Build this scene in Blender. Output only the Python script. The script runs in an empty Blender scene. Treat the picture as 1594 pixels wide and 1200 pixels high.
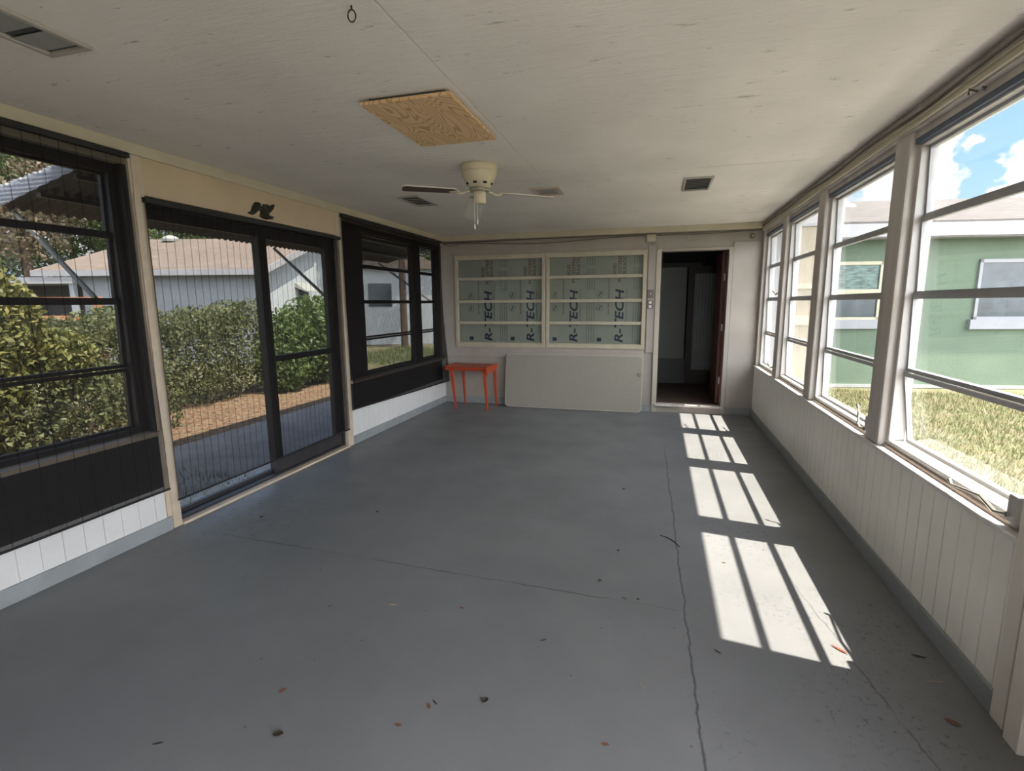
import bpy, math, random
import numpy as np
from mathutils import Vector, Matrix
random.seed(7); rng = np.random.default_rng(7)
SC = bpy.context.scene
COL = SC.collection

# ------------------------------------------------------------------ camera
F_PX = 792.17; CZ = 1.452
RIGHT = Vector((0.96185457, 0.27347131, -0.00701574))
UP = Vector((-0.03689861, 0.15510621, 0.98720847))
FWD = Vector((-0.27106138, 0.94929211, -0.15928033))
cam = bpy.data.cameras.new('camera'); cam.sensor_width = 36.0; cam.sensor_fit = 'HORIZONTAL'
cam.lens = F_PX / 1594 * 36.0; cam.clip_start = 0.05; cam.clip_end = 300
cob = bpy.data.objects.new('camera', cam); COL.objects.link(cob)
M = Matrix((RIGHT, UP, -FWD)).transposed().to_4x4(); M.translation = Vector((0, 0, CZ))
cob.matrix_world = M
SC.camera = cob

# ------------------------------------------------------------------ light
SUN_DIR = Vector((1, -0.14, 1.86)).normalized()
sun = bpy.data.lights.new('sun', 'SUN'); sun.energy = 6.6; sun.angle = math.radians(0.6); sun.color = (1, 0.90, 0.75)
so = bpy.data.objects.new('sun', sun); COL.objects.link(so)
so.rotation_euler = SUN_DIR.to_track_quat('Z', 'Y').to_euler(); so.location = (12, -1, 20)

# low cumulus heaps above the neighbour's roof: direction, angular radius
CUMULUS = [((0.528, 0.830, 0.180), 0.05), ((0.545, 0.812, 0.210), 0.035), ((0.600, 0.782, 0.175), 0.045), ((0.622, 0.760, 0.190), 0.045), ((0.655, 0.735, 0.185), 0.04), ((0.475, 0.866, 0.165), 0.05), ((0.35, 0.92, 0.18), 0.07), ((-0.75, 0.62, 0.2), 0.06)]
w = bpy.data.worlds.new('sky'); SC.world = w; w.use_nodes = True
nt = w.node_tree; nt.nodes.clear()
def wn(t, **k):
    n = nt.nodes.new(t)
    for a, b in k.items(): setattr(n, a, b)
    return n
L = nt.links.new
tc = wn('ShaderNodeTexCoord'); sep = wn('ShaderNodeSeparateXYZ'); L(tc.outputs['Generated'], sep.inputs[0])
rmp = wn('ShaderNodeValToRGB'); L(sep.outputs['Z'], rmp.inputs[0])
e = rmp.color_ramp.elements
e[0].position = 0.0; e[0].color = (0.34, 0.42, 0.50, 1); e[1].position = 0.75; e[1].color = (0.08, 0.17, 0.40, 1)
m1 = e.new(0.18); m1.color = (0.20, 0.32, 0.47, 1); m2 = e.new(0.38); m2.color = (0.13, 0.235, 0.40, 1)
mp = wn('ShaderNodeMapping'); mp.inputs['Scale'].default_value = (1, 1, 2.1); mp.inputs['Location'].default_value = (1.7, 0.4, 0.2)
L(tc.outputs['Generated'], mp.inputs[0])
nz = wn('ShaderNodeTexNoise'); nz.inputs['Scale'].default_value = 2.6; nz.inputs['Detail'].default_value = 9; nz.inputs['Roughness'].default_value = 0.58
L(mp.outputs[0], nz.inputs['Vector'])
cr = wn('ShaderNodeValToRGB'); cr.color_ramp.elements[0].position = 0.53; cr.color_ramp.elements[1].position = 0.58
L(nz.outputs['Fac'], cr.inputs[0])
nz2 = wn('ShaderNodeTexNoise'); nz2.inputs['Scale'].default_value = 22; nz2.inputs['Detail'].default_value = 6; L(tc.outputs['Generated'], nz2.inputs['Vector'])
mask = cr.outputs[0]
for dvec, rad in CUMULUS:
    dd = wn('ShaderNodeVectorMath', operation='DISTANCE'); L(tc.outputs['Generated'], dd.inputs[0]); dd.inputs[1].default_value = dvec
    q1 = wn('ShaderNodeMath', operation='MULTIPLY_ADD'); L(nz2.outputs['Fac'], q1.inputs[0]); q1.inputs[1].default_value = -0.16; L(dd.outputs['Value'], q1.inputs[2])
    q2 = wn('ShaderNodeMapRange'); L(q1.outputs[0], q2.inputs[0]); q2.inputs[1].default_value = rad - 0.08; q2.inputs[2].default_value = rad - 0.088; q2.inputs[3].default_value = 0; q2.inputs[4].default_value = 1
    q3 = wn('ShaderNodeMath', operation='MAXIMUM'); L(q2.outputs[0], q3.inputs[0]); L(mask, q3.inputs[1]); mask = q3.outputs[0]
mx = wn('ShaderNodeMix', data_type='RGBA'); L(mask, mx.inputs[0]); L(rmp.outputs[0], mx.inputs[6]); mx.inputs[7].default_value = (0.50, 0.50, 0.52, 1)
# extra sky glow added out of view, right and behind, to brighten the room
dt = wn('ShaderNodeVectorMath', operation='DOT_PRODUCT'); L(tc.outputs['Generated'], dt.inputs[0]); dt.inputs[1].default_value = Vector((1, -0.9, 0.5)).normalized()
cl = wn('ShaderNodeMath', operation='MAXIMUM'); L(dt.outputs['Value'], cl.inputs[0]); cl.inputs[1].default_value = 0
pw = wn('ShaderNodeMath', operation='POWER'); L(cl.outputs[0], pw.inputs[0]); pw.inputs[1].default_value = 3
ml = wn('ShaderNodeMath', operation='MULTIPLY'); L(pw.outputs[0], ml.inputs[0]); ml.inputs[1].default_value = 3.4
add = wn('ShaderNodeVectorMath', operation='ADD'); L(mx.outputs[2], add.inputs[0]); L(ml.outputs[0], add.inputs[1])
bg = wn('ShaderNodeBackground'); bg.inputs['Strength'].default_value = 0.95; L(add.outputs[0], bg.inputs[0])
wo = wn('ShaderNodeOutputWorld'); L(bg.outputs[0], wo.inputs[0])

vs = SC.view_settings
vs.view_transform = 'Standard'; vs.look = 'None'; vs.gamma = 1; vs.exposure = 1.66; vs.use_curve_mapping = False

SC.cycles.diffuse_bounces = 8; SC.cycles.max_bounces = 14; SC.cycles.transparent_max_bounces = 20
# ------------------------------------------------------------------ helpers
def srgb(r, g, b):
    f = lambda c: ((c / 255 + 0.055) / 1.055) ** 2.4 if c / 255 > 0.04045 else c / 255 / 12.92
    return (f(r), f(g), f(b), 1)

class NT:
    def __init__(s, name):
        s.m = bpy.data.materials.new(name); s.m.use_nodes = True; s.t = s.m.node_tree; s.t.nodes.clear()
        s.out = s.t.nodes.new('ShaderNodeOutputMaterial')
    def n(s, typ, ins=None, **k):
        nd = s.t.nodes.new(typ)
        for a, b in k.items(): setattr(nd, a, b)
        for a, b in (ins or {}).items():
            if isinstance(b, bpy.types.NodeSocket): s.t.links.new(b, nd.inputs[a])
            else: nd.inputs[a].default_value = b
        return nd
    def math(s, op, a, b=0.0, c=None):
        d = {0: a, 1: b}
        if c is not None: d[2] = c
        return s.n('ShaderNodeMath', d, operation=op).outputs[0]
    def mix(s, f, a, b): return s.n('ShaderNodeMix', {0: f, 6: a, 7: b}, data_type='RGBA').outputs[2]
    def coord(s, scale=(1, 1, 1), which='Object', rot=(0, 0, 0)):
        t = s.n('ShaderNodeTexCoord'); return s.n('ShaderNodeMapping', {0: t.outputs[which], 'Scale': scale, 'Rotation': rot}).outputs[0]
    def noise(s, vec, scale, detail=4, rough=0.5, dist=0): return s.n('ShaderNodeTexNoise', {'Vector': vec, 'Scale': scale, 'Detail': detail, 'Roughness': rough, 'Distortion': dist}).outputs['Fac']
    def ramp(s, f, stops):
        r = s.n('ShaderNodeValToRGB', {0: f}); e = r.color_ramp.elements
        while len(e) < len(stops): e.new(0.5)
        for i, (p, c) in enumerate(stops):
            e[i].position = p; e[i].color = c if len(c) == 4 else (*c, 1)
        return r.outputs[0]
    def bsdf(s, **k):
        b = s.n('ShaderNodeBsdfPrincipled', {kk.replace('_', ' '): v for kk, v in k.items()}); return b
    def done(s, sh): s.t.links.new(sh, s.out.inputs[0]); return s.m
def g3(v): return (v, v, v, 1)

def pm(name, c, rough=0.6, var=0.12, scale=6, bump=0.0, bscale=60, metal=0, spec=0.5, stretch=(1, 1, 1), c2=None):
    t = NT(name); v = t.coord(stretch)
    nz = t.noise(v, scale, 6, 0.6)
    d = c2 or tuple(max(0, x * (1 - var * 2)) for x in c[:3]) + (1,)
    l = c if c2 else tuple(min(1, x * (1 + var)) for x in c[:3]) + (1,)
    col = t.mix(t.ramp(nz, [(0.3, g3(0)), (0.7, g3(1))]), d, l)
    b = t.bsdf(Base_Color=col, Roughness=rough, Metallic=metal)
    b.inputs['Specular IOR Level'].default_value = spec
    if bump:
        bp = t.n('ShaderNodeBump', {'Height': t.noise(v, bscale, 5, 0.6), 'Strength': bump, 'Distance': 0.01})
        t.t.links.new(bp.outputs[0], b.inputs['Normal'])
    return t.done(b.outputs[0])

def glass_mat(name, tint=(0.93, 0.96, 0.95, 1), dirt=0.03, f0=0.035):
    t = NT(name); v = t.coord()
    tr = t.n('ShaderNodeBsdfTransparent', {0: tint})
    gl = t.n('ShaderNodeBsdfGlossy', {0: (0.9, 0.95, 1, 1), 'Roughness': 0.02})
    df = t.n('ShaderNodeBsdfDiffuse', {0: (0.75, 0.77, 0.75, 1)})
    lw = t.n('ShaderNodeLayerWeight', {'Blend': 0.5}); fr = t.n('ShaderNodeMath', {0: t.math('POWER', lw.outputs['Facing'], 5.0), 1: 0.90, 2: f0}, operation='MULTIPLY_ADD')
    a = t.n('ShaderNodeMixShader', {0: fr.outputs[0], 1: tr.outputs[0], 2: gl.outputs[0]})
    dn = t.ramp(t.noise(t.coord((1, 0.35, 1)), 3, 6, 0.65), [(0.35, g3(dirt * 0.3)), (0.8, g3(dirt * 2.5))])
    b = t.n('ShaderNodeMixShader', {0: dn, 1: a.outputs[0], 2: df.outputs[0]})
    return t.done(b.outputs[0])

# ---- materials
def floor_mat():
    t = NT('painted_concrete'); o = t.coord()
    sp = t.n('ShaderNodeSeparateXYZ', {0: o}); X, Y = sp.outputs[0], sp.outputs[1]
    n1 = t.noise(o, 0.9, 6, 0.62); n2 = t.noise(o, 14, 6, 0.7)
    col = t.mix(t.ramp(n1, [(0.3, g3(0)), (0.72, g3(1))]), (0.142, 0.147, 0.158, 1), (0.195, 0.20, 0.214, 1))
    col = t.mix(t.math('MULTIPLY', t.ramp(n2, [(0.55, g3(0)), (0.75, g3(1))]), 0.18), col, (0.24, 0.25, 0.265, 1))
    # worn chips on the near right strip and by the sliding door
    wear = t.ramp(t.noise(o, 38, 7, 0.75), [(0.565, g3(0)), (0.61, g3(1))])
    zone = t.math('MULTIPLY', t.ramp(X, [(0.15, g3(0)), (0.35, g3(1))]), t.ramp(t.noise(o, 1.7, 3), [(0.45, g3(0)), (0.6, g3(1))]))
    col = t.mix(t.math('MULTIPLY', t.math('MULTIPLY', wear, zone), 0.75), col, (0.045, 0.05, 0.06, 1))
    sz = t.ramp(t.n('ShaderNodeVectorMath', {0: o, 1: (-2.75, 2.75, 0)}, operation='DISTANCE').outputs['Value'], [(0.25, g3(1)), (0.75, g3(0))])
    wear2 = t.ramp(t.noise(o, 22, 7, 0.8), [(0.54, g3(0)), (0.6, g3(1))])
    col = t.mix(t.math('MULTIPLY', t.math('MULTIPLY', wear2, sz), 0.5), col, (0.05, 0.055, 0.065, 1))
    specks = t.n('ShaderNodeTexVoronoi', {'Vector': o, 'Scale': 7.0}); sd = t.ramp(specks.outputs['Distance'], [(0.03, g3(1)), (0.055, g3(0))])
    col = t.mix(t.math('MULTIPLY', sd, 0.6), col, (0.05, 0.05, 0.05, 1))
    # wavy cracks
    wob = t.math('MULTIPLY', t.math('SUBTRACT', t.noise(o, 5, 6, 0.7), 0.5), 0.055)
    def line(d, wd, wdt):  # d = signed distance
        return t.ramp(t.math('ABSOLUTE', t.math('ADD', d, wob)), [(wd, g3(1)), (wdt, g3(0))])
    d1 = t.math('SUBTRACT', X, t.math('MULTIPLY_ADD', Y, -0.022, 0.225))
    c1 = t.math('MULTIPLY', line(d1, 0.001, 0.006), t.ramp(t.math('DIVIDE', Y, 10), [(0.50, g3(1)), (0.53, g3(0))]))
    d2 = t.math('ADD', Y, t.math('MULTIPLY_ADD', X, 0.035, -2.36))
    c2 = t.math('MULTIPLY', line(d2, 0.001, 0.006), t.ramp(X, [(0.13, g3(1)), (0.15, g3(0))]))
    c2 = t.math('MULTIPLY', c2, t.ramp(t.noise(o, 2.3, 2), [(0.36, g3(0.25)), (0.5, g3(1))]))
    d3 = t.math('SUBTRACT', X, t.math('MULTIPLY_ADD', Y, -0.16, 1.17))
    c3 = t.math('MULTIPLY', line(d3, 0.0005, 0.0045), t.math('MULTIPLY', t.ramp(t.noise(o, 6, 3), [(0.4, g3(0.2)), (0.5, g3(1))]), t.ramp(t.math('DIVIDE', Y, 10), [(0.20, g3(1)), (0.33, g3(0))])))
    crk = t.math('MAXIMUM', t.math('MAXIMUM', c1, c2), c3)
    col = t.mix(t.math('MULTIPLY', crk, 0.8), col, (0.035, 0.037, 0.042, 1))
    hgt = t.math('SUBTRACT', t.math('MULTIPLY', t.noise(o, 30, 6, 0.65), 0.35), crk)
    bp = t.n('ShaderNodeBump', {'Height': hgt, 'Strength': 0.35, 'Distance': 0.006})
    rg = t.ramp(t.noise(o, 3, 5), [(0.3, g3(0.42)), (0.7, g3(0.56))])
    b = t.bsdf(Base_Color=col, Roughness=rg, Normal=bp.outputs[0])
    return t.done(b.outputs[0])

def ceil_mat():
    t = NT('painted_board_ceiling'); o = t.coord(); st = t.coord((0.26, 1, 1), rot=(0, 0, 0.1))
    n1 = t.noise(st, 20, 8, 0.75); n2 = t.noise(t.coord((0.22, 1, 1)), 34, 5, 0.7)
    col = t.mix(t.ramp(t.noise(o, 1.1, 5), [(0.35, g3(0)), (0.65, g3(1))]), (0.73, 0.695, 0.65, 1), (0.83, 0.79, 0.745, 1))
    flk = t.math('MULTIPLY', t.ramp(n1, [(0.36, g3(1)), (0.385, g3(0))]), t.ramp(t.noise(o, 7, 4), [(0.42, g3(0)), (0.50, g3(1))]))
    col = t.mix(t.math('MULTIPLY', flk, 0.6), col, (0.2, 0.185, 0.16, 1))
    sp = t.n('ShaderNodeSeparateXYZ', {0: o}); wob = t.math('MULTIPLY', t.math('SUBTRACT', t.noise(o, 6, 4), 0.5), 0.012)
    j = t.ramp(t.math('ABSOLUTE', t.math('ADD', t.math('ADD', sp.outputs[0], 0.90), wob)), [(0.002, g3(1)), (0.006, g3(0))])
    k = None
    for yy, x0 in ((4.06, -3.0), (6.2, -2.2)):
        a = t.ramp(t.math('ABSOLUTE', t.math('ADD', t.math('SUBTRACT', sp.outputs[1], yy), wob)), [(0.001, g3(1)), (0.005, g3(0))])
        k = a if k is None else t.math('MAXIMUM', k, a)
    k = t.math('MULTIPLY', k, t.ramp(t.noise(o, 1.4, 2), [(0.47, g3(0)), (0.55, g3(1))]))
    jj = t.math('MAXIMUM', t.math('MULTIPLY', j, 0.22), k)
    col = t.mix(t.math('MULTIPLY', jj, 0.22), col, (0.14, 0.13, 0.12, 1))
    h = t.math('SUBTRACT', t.math('ADD', t.math('MULTIPLY', n1, 0.8), t.math('MULTIPLY', n2, 0.5)), jj)
    bp = t.n('ShaderNodeBump', {'Height': h, 'Strength': 0.9, 'Distance': 0.012})
    return t.done(t.bsdf(Base_Color=col, Roughness=0.7, Normal=bp.outputs[0]).outputs[0])

def groove_mat(name, c, axis, pitch, off=0.0, wdt=0.004, dark=(0.25, 0.24, 0.21, 1)):
    t = NT(name); o = t.coord(which='Object')
    sp = t.n('ShaderNodeSeparateXYZ', {0: o}); a = sp.outputs[axis]
    m = t.math('ABSOLUTE', t.math('SUBTRACT', t.math('FLOORED_MODULO', t.math('ADD', a, off), pitch), pitch / 2))
    ln = t.ramp(m, [(wdt * 0.4, g3(1)), (wdt, g3(0))])
    ln = t.math('MULTIPLY', ln, t.ramp(t.noise(o, 2.5, 3), [(0.35, g3(0.3)), (0.6, g3(1))]))
    nz = t.noise(o, 3, 6, 0.65)
    col = t.mix(t.ramp(nz, [(0.3, g3(0)), (0.7, g3(1))]), tuple(x * 0.88 for x in c[:3]) + (1,), c)
    col = t.mix(t.math('MULTIPLY', ln, 0.7), col, dark)
    bp = t.n('ShaderNodeBump', {'Height': t.math('SUBTRACT', t.math('MULTIPLY', t.noise(o, 40, 4), 0.15), ln), 'Strength': 0.5, 'Distance': 0.006})
    return t.done(t.bsdf(Base_Color=col, Roughness=0.45, Normal=bp.outputs[0]).outputs[0])

def shade_mat(name, tr=0.5, cordp=0.09, cords=True):
    t = NT(name); o = t.coord()
    sp = t.n('ShaderNodeSeparateXYZ', {0: o}); Y, Z = sp.outputs[1], sp.outputs[2]
    weave = t.math('MULTIPLY', t.math('SINE', t.math('MULTIPLY', Z, 1150)), 0.06)
    wv = t.math('ADD', weave, t.math('MULTIPLY', t.math('SINE', t.math('MULTIPLY', Y, 900)), 0.03))
    f = t.math('ADD', wv, tr)
    if cords:
        yw = t.math('ADD', Y, t.math('MULTIPLY', t.math('SUBTRACT', t.noise(o, 3, 2), 0.5), 0.015))
        m = t.math('ABSOLUTE', t.math('SUBTRACT', t.math('FLOORED_MODULO', yw, cordp), cordp / 2))
        f = t.math('MULTIPLY', f, t.ramp(m, [(0.0014, g3(0.3)), (0.0030, g3(1))]))
    trn = t.n('ShaderNodeBsdfTransparent', {0: (1, 1, 1, 1)})
    df = t.n('ShaderNodeBsdfDiffuse', {0: (0.018, 0.016, 0.016, 1)})
    return t.done(t.n('ShaderNodeMixShader', {0: f, 1: df.outputs[0], 2: trn.outputs[0]}).outputs[0])

def shingle_mat(name, c1, c2, sc=(3, 3, 3)):
    t = NT(name); o = t.coord(sc)
    br = t.n('ShaderNodeTexBrick', {'Vector': t.coord((3, 3, 3)), 'Color1': c1, 'Color2': c2, 'Mortar': tuple(x * 0.4 for x in c2[:3]) + (1,), 'Scale': 1.0, 'Mortar Size': 0.02, 'Brick Width': 0.9, 'Row Height': 0.5})
    col = t.mix(t.noise(o, 3, 6, 0.7), br.outputs[0], c1)
    bp = t.n('ShaderNodeBump', {'Height': br.outputs[1], 'Strength': 0.6, 'Distance': 0.03}, invert=True)
    return t.done(t.bsdf(Base_Color=col, Roughness=0.9, Normal=bp.outputs[0]).outputs[0])

def leaf_mat(name, cs, trans=0.35):
    t = NT(name); o = t.coord()
    col = t.ramp(t.noise(o, 5.5, 8, 0.8), [(0.28 + 0.44 * i / (len(cs) - 1), c) for i, c in enumerate(cs)])
    df = t.bsdf(Base_Color=col, Roughness=0.55); tl = t.n('ShaderNodeBsdfTranslucent', {0: col})
    return t.done(t.n('ShaderNodeMixShader', {0: trans, 1: df.outputs[0], 2: tl.outputs[0]}).outputs[0])

def ply_mat():
    t = NT('plywood'); o = t.coord((1.7, 0.45, 1), rot=(0, 0, 0.3))
    n = t.noise(o, 2.6, 2, 0.5, 0.6)
    rings = t.math('SINE', t.math('MULTIPLY', n, 190))
    col = t.mix(t.ramp(rings, [(0.2, g3(0)), (0.95, g3(1))]), (0.72, 0.50, 0.28, 1), (0.50, 0.30, 0.145, 1))
    return t.done(t.bsdf(Base_Color=col, Roughness=0.65).outputs[0])

def green_mat():
    t = NT('green_stucco'); o = t.coord()
    col = t.mix(t.ramp(t.noise(o, 1.2, 6, 0.6), [(0.3, g3(0)), (0.7, g3(1))]), (0.095, 0.135, 0.095, 1), (0.125, 0.17, 0.12, 1))
    bp = t.n('ShaderNodeBump', {'Height': t.noise(o, 40, 4), 'Strength': 0.5, 'Distance': 0.01})
    return t.done(t.bsdf(Base_Color=col, Roughness=0.8, Normal=bp.outputs[0]).outputs[0])

def ground_mat():
    t = NT('dry_lawn'); o = t.coord()
    n1 = t.noise(o, 2.2, 7, 0.7); n2 = t.noise(o, 14, 6, 0.7)
    col = t.ramp(t.math('ADD', t.math('MULTIPLY', n1, 0.6), t.math('MULTIPLY', n2, 0.4)), [(0.36, (0.06, 0.075, 0.025)), (0.47, (0.12, 0.125, 0.055)), (0.56, (0.18, 0.145, 0.09)), (0.68, (0.21, 0.155, 0.11))])
    bp = t.n('ShaderNodeBump', {'Height': n2, 'Strength': 0.8, 'Distance': 0.03})
    return t.done(t.bsdf(Base_Color=col, Roughness=0.95, Normal=bp.outputs[0]).outputs[0])

def litter_mat():
    t = NT('leaf_litter'); o = t.coord()
    v = t.n('ShaderNodeTexVoronoi', {'Vector': o, 'Scale': 26})
    col = t.ramp(t.n('ShaderNodeSeparateColor', {0: v.outputs['Color']}).outputs[0], [(0.0, (0.07, 0.04, 0.025)), (0.4, (0.18, 0.10, 0.06)), (0.75, (0.26, 0.18, 0.11)), (1.0, (0.14, 0.13, 0.06))])
    bp = t.n('ShaderNodeBump', {'Height': v.outputs['Distance'], 'Strength': 1, 'Distance': 0.02})
    return t.done(t.bsdf(Base_Color=col, Roughness=0.9, Normal=bp.outputs[0]).outputs[0])

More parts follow.
